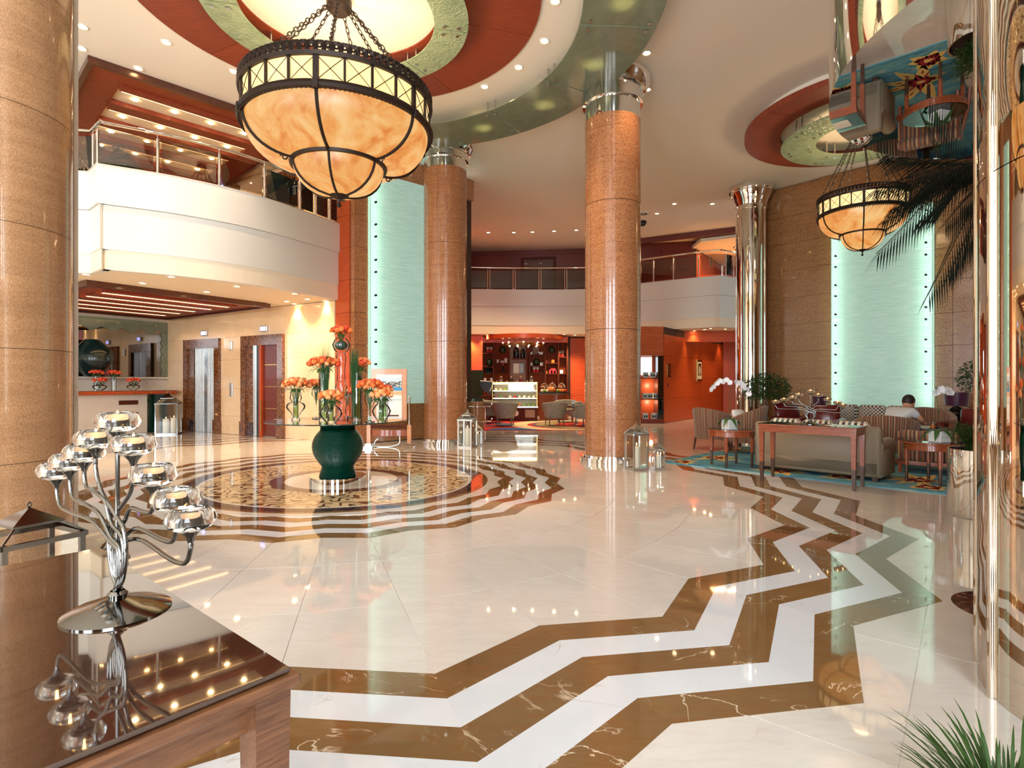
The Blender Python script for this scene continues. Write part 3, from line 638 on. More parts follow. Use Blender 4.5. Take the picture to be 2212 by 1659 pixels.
# ------------------------------------------------------------------ coffers
def coffer(name, label, P0, a, b, La, Lb, z, n, inset=.42, depth=.10, prof=.07, beam=.2, sw=.03, sz=-.04, lamps=0):
    """timber coffer hung under a ceiling: a along the laths, b across them"""
    t = thing(name, label, 'ceiling coffer', (P0[0], P0[1], z), atan2(a[1], a[0])); s = 1 if (a[0]*b[1]-a[1]*b[0]) > 0 else -1
    def bx(x0, x1, y0, y1, z0, z1, mt, nm): 
        y0, y1 = sorted((s*y0, s*y1)); return MB().box(x0, y0, z0, x1, y1, z1).build(nm, MT[mt], t)
    bx(0, La, 0, prof, -depth, 0, 'dark_wood', 'frame_board'); bx(0, La, Lb-prof, Lb, -depth, 0, 'dark_wood', 'frame_board'); bx(0, prof, prof, Lb-prof, -depth, 0, 'dark_wood', 'frame_board'); bx(La-prof, La, prof, Lb-prof, -depth, 0, 'dark_wood', 'frame_board')
    bx(prof, La-prof, prof, inset, -.05, -.001, 'ceiling_wood', 'veneer_panel'); bx(prof, La-prof, Lb-inset, Lb-prof, -.05, -.001, 'ceiling_wood', 'veneer_panel')
    bx(prof, inset, inset, Lb-inset, -.05, -.001, 'ceiling_wood', 'veneer_panel'); bx(La-inset, La-prof, inset, Lb-inset, -.05, -.001, 'ceiling_wood', 'veneer_panel')
    W = Lb-2*inset; pit = W/n
    for i in range(n+1):
        y = inset+pit*i; w2 = beam*pit; bx(inset, La-inset, max(inset, y-w2), min(Lb-inset, y+w2), -.09, -.001, 'ceiling_wood', 'cross_beam')
    for i in range(n):
        y = inset+pit*(i+.5); bx(inset+.01, La-inset-.01, y-pit*(.5-beam), y+pit*(.5-beam), -.012, -.002, 'cream_paint', 'ceiling_panel')
        yy = y-pit*(.5-beam)+.02; bx(inset+.05, La-inset-.05, yy, yy+sw, sz, sz+.02, 'strip_warm', 'light_strip')
        for q in range(lamps): MB().cyl(inset+(La-2*inset)*(q+.5)/lamps, s*(y+.04), -.03, -.012, .04, 14).build('lamp', MT['lamp_warm'], t)
    return t
coffer('timber_coffer', 'dark timber ceiling coffer with lit cream strips above the left balcony', (-6.02, 7.98), (.69, .725), (-.725, .69), 3.3, 4.4, CZL, 4, .5, beam=.17, sw=.05, sz=-.07, lamps=4)
coffer('timber_coffer', 'low timber ceiling coffer with glowing strips over the lift lobby', (-6.83, 9.03), (.55, .835), (-.85, .53), 3.25, 4.2, ZL, 5, .45, beam=.30, sw=.10, sz=-.088)
# ------------------------------------------------------------------ pillars
def pillar(label, x, y, r, seam=.0, top=5.45, mt='lacewood', base=True, cap=True, zj=(0.09, .65, 1.29, 1.99, 2.63, 3.27, 3.9, 4.55, 5.0)):
    t = thing('timber_pillar', label, 'pillar', (x, y, 0)); zs = [z for z in zj if z < top]+[top]
    MB().lathe([(r-.012, 0), (r-.012, CZL)], 48).build('core', MT['joint'], t, 40)
    for i in range(len(zs)-1):
        for h in (0, 1):
            gp = .006 if zs[i] in (1.99, 3.9) else .0015
            MB().lathe([(r, zs[i]+gp), (r, zs[i+1]-.0015)], 32, 0, 0, seam+h*pi+.004, seam+(h+1)*pi-.004).build('veneer_panel', MT[mt], t, 40)
    if base: MB().lathe([(r, .10), (r+.03, .10), (r+.03, .065), (r+.07, .065), (r+.07, 0)], 64).build('base_ring', MT['chrome'], t, 30)
    if cap:
        MB().lathe([(r-.002, top), (r-.002, top+.38*(CZL-top)), (r+.035, top+.39*(CZL-top)), (r+.035, top+.68*(CZL-top)), (r+.075, top+.70*(CZL-top)), (r+.14, top+.86*(CZL-top)), (r+.16, CZL-.001)], 64).build('capital', MT['chrome'], t, 30)
    return t
CA = pillar('thick round timber pillar in the middle with silver lanterns at its foot', 1.554, 8.69, .425, R(-150), 5.2)
CB = pillar('round timber pillar beside the green panel, farther back', -1.327, 11.2, .425, R(-104), 5.38)
CL = pillar('huge patterned timber pillar at the left edge of the picture', -3.33, 3.52, .46, R(60), 5.84, 'lacewood_near', False, False, (0, .72, 1.4, 2.14, 2.85, 3.6, 4.3, 5.0))
b = MB().at(-3.012, 3.87, 0, 0); b.box(-.013, -.02, 0, .013, .02, CZL); b.build('edge_trim', MT['white_stone'], CL).matrix_parent_inverse = Matrix.Translation((3.33, -3.52, 0))
def mirror_pillar(label, x, y, r, R2, zf, z2=CZL, ribs=9, drum=False):
    t = thing('mirrored_pillar', label, 'pillar', (x, y, 0)); n = 96
    gap = .5
    for k in range(ribs):
        a0, a1 = 2*pi*k/ribs+.02, 2*pi*(k+1)/ribs-.02
        for z0, z1 in ((0, 2.0), (2.004, zf)): MB().lathe([(r, z0), (r, z1)], 12, 0, 0, a0, a1).build('mirror_panel', MT['pillar_mirror' if drum else 'slim_mirror'], t, 40)
        a = 2*pi*k/ribs; MB().lathe([(.016, 0), (.016, zf)], 8, (r+.004)*cos(a), (r+.004)*sin(a)).build('cover_strip', MT['pillar_mirror' if drum else 'chrome'], t, 60)
    if drum:
        MB().lathe([(r-.01, zf+.0), (R2, zf), (R2, zf+.012)], n).build('mirror_soffit', MT['mirror'], t, 30); MB().lathe([(R2, zf+.012), (R2, z2)], n).build('drum', MT['chrome'], t, 30)
    else:
        MB().lathe([(r, zf), (r+.03, zf), (r+.03, zf+.08), (r+.01, zf+.1), (r+.04, zf+.22), (r+.13, z2-.16), (r+.13, z2-.1), (r+.17, z2-.1), (r+.17, z2-.001)], n).build('capital', MT['chrome'], t, 30)
    return t
mirror_pillar('great mirrored pillar with a round mirror soffit at the right edge', 2.40, 1.98, .59, 1.12, 2.43, CZL, 11, True)
mirror_pillar('slim mirrored pillar in front of the far right timber wall', 5.72, 13.45, .33, .5, 5.3, CZL, 7)
# ------------------------------------------------------------------ glazed front and side walls behind the camera
xs = [-12.6]+[x for wx_ in WINX for x in (wx_-.87, wx_+.87)]+[10.98]
wf = struct(MB().box(-12.6, -3.7, 5.15, 10.98, -3.5, CZL).build('wall_front', MT['cream_paint']))
for i in range(0, len(xs), 2): MB().box(xs[i], -3.7, 0, xs[i+1], -3.48, 5.15).build('wall_pier', MT['lacewood_fine'], wf)
for i, wx_ in enumerate(WINX):
    fr = struct(MB().box(wx_-.87, -3.66, .42, wx_+.87, -3.6, .48).build('window_%d' % (i+1), MT['dark_metal'])); MB().box(wx_-.87, -3.7, 0, wx_+.87, -3.5, .42).build('sill_wall', MT['white_stone'], fr)
    for q in (-.86, 0, .86): MB().box(wx_+q-.025, -3.44, .48, wx_+q+.025, -3.40, 5.15).build('mullion', MT['dark_metal'], fr)
    for z in (1.6, 3.3): MB().box(wx_-.87, -3.44, z-.025, wx_+.87, -3.40, z+.025).build('transom', MT['dark_metal'], fr)
struct(wall('wall_side_right', (10.98, 8.7), (10.98, -3.6), 0, CZL, 'lacewood_fine', .15, 1)); struct(wall('wall_side_left', (-12.6, 8.7), (-12.6, -3.6), 0, CZL, 'cream_paint', .15, -1))
# ------------------------------------------------------------------ hanging bowl lamps
def chain(b, p0, p1, n, wdt, r):
    P0, P1 = Vector(p0), Vector(p1); d = (P1-P0); L = d.length/n; t = d.normalized(); u = t.orthogonal().normalized(); v = t.cross(u)
    for i in range(n):
        c = P0+t*(L*(i+.5)); side = u if i % 2 else v; h = L*.66; pts = []
        for k in range(8):
            a = 2*pi*k/8; pts.append(c+t*(h*cos(a))+side*(wdt*sin(a)))
        b.tube(pts, r, 4, closed=True)
def chandelier(label, x, y, sx, z0, sz, ring_a, hub_z, group):
    """unit lamp: R 1.10 at z 0 (lower ring); sx scales plan, sz scales heights"""
    t = thing('bowl_chandelier', label, 'chandelier', (x, y, z0), ring_a, group); s = sx; h = sz; Rr = 1.09*s
    def prof(k, r0, z0_, r1, z1_):                      # elliptical bowl profile from (r1,z1) rim to (r0,z0)
        return [(r0+(r1-r0)*sin(pi/2*i/k)**.9, z0_+(z1_-z0_)*(1-cos(pi/2*i/k))) for i in range(k+1)]
    # alabaster panes
    big = prof(10, .52*s, -.43*h, 1.06*s, -.01*h)
    for k in range(6): MB().lathe(big, 12, 0, 0, 2*pi*k/6+.004, 2*pi*(k+1)/6-.004).build('alabaster_pane', MT['alabaster'], t, 60)
    MB().lathe([(.0, -.43*h), (.53*s, -.43*h)], 32).build('alabaster_floor', MT['alabaster'], t)
    small = prof(8, .02*s, -.79*h, .53*s, -.42*h)
    for k in range(6): MB().lathe(small, 8, 0, 0, 2*pi*k/6+.008, 2*pi*(k+1)/6-.008).build('alabaster_pane', MT['alabaster'], t, 60)
    MB().lathe([(1.06*s, .02*h), (1.075*s, .3*h)], 72).build('band_glass', MT['alabaster_band'], t, 60)
    # ironwork
    MB().lathe([(1.05*s, -.03*h), (1.11*s, -.03*h), (1.13*s, 0), (1.11*s, .04*h), (1.06*s, .03*h), (1.05*s, -.03*h)], 72).build('iron_ring', MT['iron'], t, 30)
    MB().lathe([(.52*s, -.46*h), (.56*s, -.46*h), (.57*s, -.43*h), (.56*s, -.40*h), (.52*s, -.40*h), (.52*s, -.46*h)], 60).build('iron_ring', MT['iron'], t, 30)
    MB().lathe([(1.06*s, .29*h), (1.11*s, .29*h), (1.12*s, .33*h), (1.06*s, .33*h), (1.06*s, .29*h)], 72).build('iron_ring', MT['iron'], t, 30)
    b = MB()
    for i in range(144): a = 2*pi*i/144; b.ell(1.1*s*cos(a), 1.1*s*sin(a), -.045*h, .011*s, .011*s, .014, 6, 4)
    stuff(b.build('beading', MT['iron'], t))
    b = MB(); n = 84
    for i in range(n):                                  # scroll-cut crown 
        a = 2*pi*i/n; da = 2*pi/n; pts = []
        for k in range(9):
            q = k/8; ang = a+da*(q*1.25-.1); zz_ = (.34+.10*sin(pi*q)+.02*sin(3*pi*q))*h; pts.append((1.1*s*cos(ang), 1.1*s*sin(ang), zz_))
        b.tube(pts, .017*s, 5)
        aa = a+da*.5; pts = [((1.1*s)*cos(aa+.018*sin(2*pi*k/7)), (1.1*s)*sin(aa+.018*sin(2*pi*k/7)), (.385+.022*cos(2*pi*k/7))*h) for k in range(7)]; b.tube(pts, .010*s, 5, closed=True)
    stuff(b.build('crown_scrollwork', MT['iron'], t, 50))
    for i in range(24):
        a = 2*pi*i/24; wd = .03*s if i % 4 == 0 else .012*s; b = MB().at(0, 0, 0, a); b.box(1.07*s, -wd, 0, 1.095*s, wd, .32*h); b.build('band_post', MT['iron'], t)
        b = MB(); a2 = a+2*pi/24
        for q0, q1 in (((a, .03), (a2, .30)), ((a2, .03), (a, .30))):
            b.tube([(1.085*s*cos(q0[0]+(q1[0]-q0[0])*k/3), 1.085*s*sin(q0[0]+(q1[0]-q0[0])*k/3), (q0[1]+(q1[1]-q0[1])*k/3)*h) for k in range(4)], .0045*s, 4)
        b.build('cross_bracing', MT['iron'], t)
    for k in range(6):
        a = 2*pi*k/6
        MB().tube([((r+.012*s)*cos(a), (r+.012*s)*sin(a), z-.004) for r, z in big], .019*s, 6).build('rib', MT['iron'], t, 50)
        MB().tube([((r+.010*s)*cos(a), (r+.010*s)*sin(a), z-.004) for r, z in small], .015*s, 6).build('rib', MT['iron'], t, 50)
        cs = []
        for q in range(14):
            u = 2*pi*1.4*q/13; rr = .045*(1-q/18)*s; cs.append(((.63*s+rr*cos(u))*cos(a), (.63*s+rr*cos(u))*sin(a), -.455*h+rr*sin(u)))
        MB().tube(cs, .009*s, 5).build('scroll', MT['iron'], t, 50)
        b = MB().at(0, 0, 0, a+pi/6); r0 = .10*s; z0_ = -.785*h       # oak leaves at the tip
        lf = [(0, 0), (.02, .03), (.012, .045), (.034, .06), (.02, .075), (.036, .095), (.018, .105), (.024, .125), (0, .15), (-.024, .125), (-.018, .105), (-.036, .095), (-.02, .075), (-.034, .06), (-.012, .045), (-.02, .03)]
        vs = [(r0+v*s*.85, u*s*1.2, z0_+v*.36*h+.0) for u, v in lf]; vs2 = [(x_, y_, z_-.006) for x_, y_, z_ in vs]; N = len(lf)
        b.add(vs+vs2, [tuple(range(N)), tuple(range(N, 2*N))[::-1]]+[(i, i+N, (i+1) % N+N, (i+1) % N) for i in range(N)]); b.build('oak_leaf', MT['iron'], t)
        MB().at(0, 0, 0, a).box(1.09*s, -.035*s, -.06*h, 1.135*s, .035*s, .03*h, .006).build('clasp', MT['iron'], t)
    MB().lathe([(0, -.93*h), (.018*s, -.92*h), (.03*s, -.895*h), (.012*s, -.87*h), (.02*s, -.85*h), (.02*s, -.83*h), (.10*s, -.80*h), (.12*s, -.775*h), (0, -.76*h)], 20).build('finial', MT['iron'], t, 50)
    hz = hub_z-z0
    MB().lathe([(0, hz), (.10*s, hz-.0), (.15*s, hz+.05), (.15*s, hz+.14), (.10*s, hz+.17), (.05*s, hz+.17)], 24).build('hub', MT['iron'], t, 40)
    MB().tube([(0, 0, hz+.15), (0, 0, CZL-z0-.18 if s < 1 else CZL-z0)], .03*s, 8).build('stem', MT['iron'], t)
    for k in range(9):
        a = 2*pi*k/9+.12; b = MB(); p0 = (.13*s*cos(a), .13*s*sin(a), hz+.06); p1 = (1.08*s*cos(a), 1.08*s*sin(a), .36*h)
        L = (Vector(p1)-Vector(p0)).length; chain(b, p0, p1, int(L/(.062 if s > .8 else .055)), .020*max(s, .72), .0065*max(s, .75)); b.build('chain', MT['iron'], t)
    l = bpy.data.lights.new('bowl_glow', 'POINT'); l.energy = 26*s*s; l.color = (1, .66, .34); l.shadow_soft_size = .35*s
    o = bpy.data.objects.new('bowl_glow', l); COL.objects.link(o); o.location = (x, y, z0+.5)
    l = bpy.data.lights.new('bowl_uplight', 'SPOT'); l.energy = 110*s*s; l.color = (1, .78, .5); l.spot_size = R(165); l.spot_blend = 1; l.shadow_soft_size = .4*s
    o = bpy.data.objects.new('bowl_uplight', l); COL.objects.link(o); o.location = (x, y, z0+.2); o.rotation_euler = (pi, 0, 0)
    return t
chandelier('large amber bowl chandelier over the round flower table', -2.09, 6.80, 1.0, 4.24, 1.0, R(-85), 5.66, 'bowl chandeliers')
chandelier('smaller amber bowl chandelier over the lounge beside the palm', 5.98, 9.6, .62, 4.06, .76, R(-120), 5.45, 'bowl chandeliers')
# ------------------------------------------------------------------ lifts
def lift(nm, ua, ub, open_, label):
    t = sroot(nm); t['label'] = label
    fw = .30; zt = 2.24
    def bx(name, u0, u1, y0, y1, z0, z1, mt, par=None, bev=0): return ebox(MB(), u0, u1, y0, y1, z0, z1, bev).build(name, MT[mt], par or t)
    bx('frame_jamb', ua, ua+.17, -.0, .09, .32, zt, 'emperador'); bx('frame_jamb', ub-.17, ub, -.0, .09, .32, zt, 'emperador')
    bx('frame_head', ua+.17, ub-.17, -.0, .09, zt-.22, zt, 'emperador')
    for a, b_ in ((ua-.02, ua+.19), (ub-.19, ub+.02)): bx('plinth_block', a, b_, 0, .11, .0, .32, 'emperador')
    d = .26                                              # splayed reveal in front of the wall face is modelled as a deep jamb
    bx('reveal_panel', ub-.40, ub-.17, .0, .05, 0, zt-.22, 'emperador'); bx('reveal_plinth', ub-.40, ub-.17, .05, .07, 0, .3, 'dark_mosaic')
    y = .022
    if not open_:
        w_ = (ub-.40)-(ua+.17); n = 14; 
        bx('door_leaf', ua+.17, ua+.17+w_*.5-.004, y-.02, y, 0, zt-.22, 'steel'); bx('door_leaf', ua+.17+w_*.5+.004, ub-.40, y-.02, y, 0, zt-.22, 'steel')
        for k in range(n):
            if k in (6, 7): continue
            uu = ua+.17+w_*(k+.5)/n; bx('door_rib', uu-.012, uu+.012, y, y+.012, 0, zt-.22, 'brushed')
    else:
        bx('lift_car', ua+.17, ub-.6, .001, .01, .02, zt-.22, 'deep_red_wood')
        for z in (.62, 1.1, 1.58): bx('trim_line', ua+.17, ub-.66, .01, .014, z, z+.012, 'brass')
        bx('car_edge', ub-.70, ub-.62, .01, .06, 0, zt-.22, 'red_wood'); bx('car_handle', ub-.72, ub-.70, .06, .08, .15, .8, 'brass')
        bx('shadow_gap', ub-.62, ub-.53, .001, .012, 0, zt-.22, 'black')
        bx('door_leaf', ub-.53, ub-.40, y-.02, y+.03, 0, zt-.22, 'steel')
        for k in range(3): bx('door_rib', ub-.51+.035*k, ub-.495+.035*k, y+.03, y+.04, 0, zt-.22, 'brushed')
    return t
lift('door_2', e2a, e2b, True, 'right-hand lift with its door partly open on a red timber car')
lift('door_3', e1a, e1b, False, 'left-hand lift with closed ribbed steel doors')
def display(u, z, label):
    t = thing('lift_display', label, 'display', ept(u, .021, z), EA, 'lift floor displays')
    MB().box(-.12, .0, -.06, .12, .05, .06, .008).build('casing', MT['brushed'], t); MB().box(-.07, .05, -.042, .085, .053, .042).build('screen', MT['display_blue'], t)
display((e2a+e2b)/2-.05, 2.38, 'small lit floor display above the right-hand lift'); display((e1a+e1b)/2-.1, 2.38, 'small lit floor display above the left-hand lift')
t = thing('call_panel', 'narrow steel lift call panel with buttons between the two lifts', 'panel', ept((e2b+e1a)/2, .021, 1.03), EA)
MB().box(-.055, 0, -.15, .055, .03, .15, .006).build('plate', MT['brushed'], t)
for z in (-.06, 0, .06): MB().at(0, .03, z, 0, pi/2).cyl(-.02, 0, -.006, .004, .018, 12).build('button', MT['brass'], t)
t = thing('lantern_plate', 'small steel signal lamp high between the two lifts', 'panel', ept((e2b+e1a)/2, .021, 2.05), EA); MB().box(-.05, 0, -.1, .05, .04, .1, .008).build('plate', MT['brushed'], t); MB().box(-.03, .04, -.08, .03, .043, .08).build('lens', MT['paper'], t)
# upstairs lift frames
def ulift(nm, u0, u1, label):
    t = sroot(nm); t['label'] = label
    for a, b_, z0, z1 in ((u0, u0+.16, 4.0, 5.5), (u1-.16, u1, 4.0, 5.5), (u0, u1, 5.5, 5.7)): ebox(MB(), a, b_, .0, .1, z0, z1).build('frame_board', MT['emperador'], t)
    ebox(MB(), u0+.16, u1-.16, 0, .03, 4.0, 5.5).build('door_leaf', MT['dark_metal'], t)
ulift('door_4', .95, 2.2, 'upstairs lift with a dark door behind the balcony glass'); ulift('door_5', 3.1, 4.4, 'second upstairs lift with a dark door')
display(3.75, 5.78, 'small lit floor display above the upstairs lift')
# ------------------------------------------------------------------ reception
BA = atan2(Bd[1], Bd[0])
t = thing('wall_mirror', 'large wall mirror with a scalloped glass border above the reception shelf', 'mirror', (B0[0], B0[1], 0), BA)
MB().box(.0, .022, 1.34, 5.2, .03, 2.62).build('mirror_glass', MT['dark_mirror'], t)
vs = []; N = 90
for i in range(N+1):
    x = .0+5.2*i/N; vs += [(x, .05, 2.72), (x, .05, 2.46-.045*cos(x*2*pi/.42))]
MB().add(vs, [(2*i, 2*i+1, 2*i+3, 2*i+2) for i in range(N)]).build('scalloped_border', MT['canopy_glass'], t)
vs = []
for i in range(31): z = 1.36+1.1*i/30; vs += [(.0, .05, z), (.17+.02*cos(z*2*pi/.2), .05, z)]
MB().add(vs, [(2*i, 2*i+1, 2*i+3, 2*i+2) for i in range(30)]).build('scalloped_border', MT['canopy_glass'], t)
for i in range(12): MB().at(.3+i*.42, .05, 2.62, 0, pi/2).cyl(0, 0, -.02, .03, .018, 10).build('stud', MT['brushed'], t, 40)
struct(MB().at(B0[0], B0[1], 0, BA).box(0, .02, 1.29, 5.5, .14, 1.33).build('trim_1', MT['white_stone']))
t = thing('reception_counter', 'low white stone reception counter with a red-brown timber top', 'counter', (B0[0], B0[1], 0), BA)
MB().box(.75, .45, 0, 5.5, .62, .92).build('front', MT['white_stone'], t)
MB().box(.15, .35, .92, 5.5, .80, 1.0, .01).build('worktop', MT['red_wood'], t); MB().box(.15, .34, 1.0, 5.5, .81, 1.015).build('glass_top', MT['pane_glass'], t)
for i in range(3): MB().box(.95, .62, .12+.28*i, 1.35, .63, .22+.28*i).build('slot', MT['espresso'], t)
MB().box(.3, .45, 0, .74, .62, .92).build('glass_end', MT['dark_glass_green'], t)
for i in range(12): MB().at(.4+.35*i, .80, .96, 0, pi/2).cyl(0, 0, -.012, .002, .02, 10).build('stud', MT['brass'], t, 40)
pos = lambda u, y, z: (B0[0]+Bd[0]*u-Bd[1]*y*(-1 if True else 1)*-1, B0[1]+Bd[1]*u, z)
def bpt(u, y, z=0):
    n = (-sin(BA), cos(BA)); return (B0[0]+Bd[0]*u+n[0]*y, B0[1]+Bd[1]*u+n[1]*y, z)
t = thing('reflection_globe', 'big dark green ribbed globe standing in for a reflection in the reception mirror', 'vase', bpt(2.05, .26, 1.33))  # solid globe added in place of a dark reflection in the mirror
MB().lathe([(.12, 0), (.16, .02)]+[(.16+.28*sin(pi*k/22)+.004*(k % 2), .02+.8*k/22) for k in range(1, 22)]+[(.14, .84), (.10, .84)], 40).build('body', MT['dark_pot'], t, 20)
k_ = (198-HX)/F; nx_, ny_ = bpt(0, .3)[:2]; s_ = (k_*ny_-nx_)/(-.55/1-k_*-.835); t.location = (nx_-.55*s_, ny_-.835*s_, 1.335); t.scale = (1, .75, 1)
# ------------------------------------------------------------------ flowers and glass
random.seed(4)
def rose_mesh():
    b = MB(); b.ell(0, 0, 0, .018, .018, .02, 8, 6)
    for k, (rr, zz_, n, sz) in enumerate(((.012, .004, 3, .016), (.019, .0, 4, .019), (.026, -.005, 5, .021))):
        for i in range(n):
            a = 2*pi*i/n+k*.7; c = (rr*cos(a), rr*sin(a)); vs = []
            for u in range(3):
                for v in range(3):
                    aa = a+(u-1)*.62; q = rr*(.55+.5*v/2*1.1); vs.append((q*cos(aa), q*sin(aa), zz_-.018+sz*1.9*v/2-(.006 if (v == 2 and u != 1) else 0)))
            b.add(vs, [(0, 1, 4, 3), (1, 2, 5, 4), (3, 4, 7, 6), (4, 5, 8, 7)]); 
    return b
ROSE = {}
for c in ('rose_orange', 'rose_peach', 'rose_coral', 'rose_red'):
    b = rose_mesh(); me = bpy.data.meshes.new('rose'); me.from_pydata(b.v, [], b.f); me.materials.append(MT[c]); me.polygons.foreach_set('use_smooth', [True]*len(me.polygons)); ROSE[c] = me
def leafblade(b, p, d, L, w_, up=.3, droop=.5, n=4):
    """a curved leaf from p along horizontal direction d"""
    P = Vector(p); d = Vector((cos(d), sin(d), 0)); s_ = Vector((-d.y, d.x, 0)); vs = []
    for i in range(n+1):
        q = i/n; c = P+d*(L*q)+Vector((0, 0, up*L*q-droop*L*q*q)); ww = w_*sin(pi*min(.97, q*.85+.12)); vs += [tuple(c-s_*ww), tuple(c+s_*ww)]
    b.add(vs, [(2*i, 2*i+1, 2*i+3, 2*i+2) for i in range(n)])
def bouquet(label, x, y, z, r, n, cols, group, stems=.12, flat=.55, lean=(0, 0), dz=0):
    t = thing('rose_bouquet', label, 'flowers', (x, y, z), random.random()*6, group); hz = r*.5+dz
    k = 0; G = 2.39996
    b = MB(); bl_ = MB()
    for i in range(n):
        q = (i+.5)/n; th = math.acos(1-q*(1-cos(R(88)))); a = G*i; rr = r*sin(th); zz_ = r*flat*cos(th)
        o = bpy.data.objects.new('rose_head', ROSE[random.choice(cols)]); link(o, t); o.location = (rr*cos(a)+lean[0], rr*sin(a)+lean[1], hz+zz_)
        o.rotation_euler = (-th*sin(a)*.8, th*cos(a)*.8, random.random()*6); s_ = random.uniform(1.0, 1.3); o.scale = (s_,)*3
        b.tube([(0, 0, -stems), (rr*.4*cos(a)+lean[0]*.5, rr*.4*sin(a)+lean[1]*.5, hz*.3), (rr*cos(a)+lean[0], rr*sin(a)+lean[1], hz+zz_-.01)], .0025, 4, cap=False)
        if i % 2 == 0: leafblade(bl_, (rr*.7*cos(a)+lean[0], rr*.7*sin(a)+lean[1], hz*.6), a, .055, .014, -.1, .8)
    stuff(b.build('stems', MT['stem'], t)); stuff(bl_.build('leaves', MT['leaf'], t)); return t
OR = ['rose_orange', 'rose_peach', 'rose_coral']; PE = ['rose_peach', 'rose_peach', 'rose_orange']
def vase(label, x, y, z, prof, group='clear glass vases on the round table', name='glass_vase', water=None):
    t = thing(name, label, 'vase', (x, y, z), 0, group)
    MB().lathe(prof, 28).build('glass_body', MT['vase_glass'], t, 60)
    MB().lathe([(0, .001), (prof[0][0]*.98, .001), (prof[0][0]*.96, .012), (0, .012)], 20).build('glass_foot', MT['vase_glass'], t, 40)
    if water: MB().cyl(0, 0, .02, water[1], water[0], 16).build('water_and_stems', MT['stem_water'], t, 40)
    return t
thin('stem_water', (.55, .75, .45, 1), .04)
TX, TY = fl(737, 1038)[0], 6.75; TZ = .752
t = thing('pedestal_table', 'round glass table on a dark green ribbed pot amid the floor inlay', 'table', (TX, TY, 0))
MB().lathe([(0, .085), (.325, .085), (.325, .0)], 48).build('base_disc', MT['chrome'], t, 30)
prof = []; key = [(.215, .085), (.20, .14), (.185, .20), (.225, .26), (.275, .34), (.295, .43), (.285, .51), (.25, .58), (.205, .635), (.20, .66), (.215, .70), (.22, .735)]
kp = bez([(r, 0, z) for r, z in key], 130)
for i, (r, _, z) in enumerate(kp): prof.append((r+(.0045 if i % 2 else -.0045), z))
MB().lathe(prof+[(0, .737)], 56).build('ribbed_pot', MT['green_pot'], t, 15)
MB().lathe([(0, .738), (.80, .738), (.815, .742), (.815, .747), (.80, .751), (0, .751)], 72).build('glass_top', MT['table_glass'], t, 30) if False else None
mat('table_glass', (.82, .95, .9, 1), 0, trans=1, ior=1.45)
thin('table_glass2', (.78, .88, .84, 1), .06)
MB().lathe([(0, .751), (.812, .751)], 72).build('glass_top', MT['table_glass2'], t); MB().lathe([(.812, .738), (.816, .742), (.816, .747), (.812, .751)], 72).build('glass_edge', MT['dark_glass_green'], t, 60)
def tpt(px, D, top=TZ): return (at(px, D), D, top)
# tall centre vase
D = 6.75
cyl_ = lambda r, h: [(r, 0), (r, h)]
x, y, z = tpt(737, 6.8); sc_ = D/F
pr = [(.085, 0), (.09, .02), (.06, .06), (.055, .14), (.075, .2), (.055, .26), (.075, .30), (.055, .35), (.072, .39), (.05, .45), (.045, .58), (.055, .7), (.06, .76), (.045, .80), (.085, .84), (.105, .90), (.085, .955), (.055, .985), (.06, 1.0)]
vase('tallest clear glass vase with a green ball in its top at the table centre', x, y, z, pr)
t = thing('green_ball', 'glossy dark green ball in the mouth of the tallest vase', 'ball', (x, y, z+.895)); MB().ell(0, 0, 0, .08, .08, .06, 20, 12).build('ball', MT['green_pot'], t, 80)
bouquet('orange roses crowning the tallest vase', x, y, z+1.0, .115, 18, ['rose_coral', 'rose_orange', 'rose_red'], 'rose bouquets on the round table', .08, .5)
x, y, z = tpt(699, 6.65); vase('tall straight glass cylinder vase left of the tallest one', x, y, z, cyl_(.055, .56), water=(.045, .50))
bouquet('wide bunch of orange and peach roses in the left cylinder vase', x, y, z+.56, .17, 30, OR, 'rose bouquets on the round table', .2, .55)
x, y, z = tpt(771, 6.65); vase('tall straight glass cylinder vase right of the tallest one', x, y, z, cyl_(.062, .56), water=(.05, .52))
bouquet('orange roses leaning right from the right cylinder vase', x, y, z+.56, .10, 14, OR, 'rose bouquets on the round table', .2, .6, (.09, 0), .06)
bouquet('few orange roses leaning left behind the grass of the right cylinder vase', x-.02, y+.09, z+.56, .06, 6, OR, 'rose bouquets on the round table', .2, .6, (-.07, 0), .05)
def grass(label, x, y, z, h, n, r, group=None, mt='leaf'):
    t = thing('grass_bundle', label, 'grass', (x, y, z), 0, group); b = MB()
    for i in range(n):
        a = random.random()*6.28; q = random.random()**.5*r; h_ = h*random.uniform(.6, 1); lx, ly = q*cos(a), q*sin(a); k = random.uniform(1, 2.4)
        b.tube([(lx*.4, ly*.4, 0), (lx*.8, ly*.8, h_*.5), (lx*k, ly*k, h_)], [.0022, .002, .0006], 3, cap=False)
    stuff(b.build('blades', MT[mt], t)); return t
x, y, z = tpt(703, 6.62); grass('spray of thin green grass rising from the left cylinder vase', x, y, z+.1, .82, 110, .04)
x, y, z = tpt(766, 6.62); grass('dense bundle of green grass in the right cylinder vase', x, y, z+.02, .86, 260, .035)
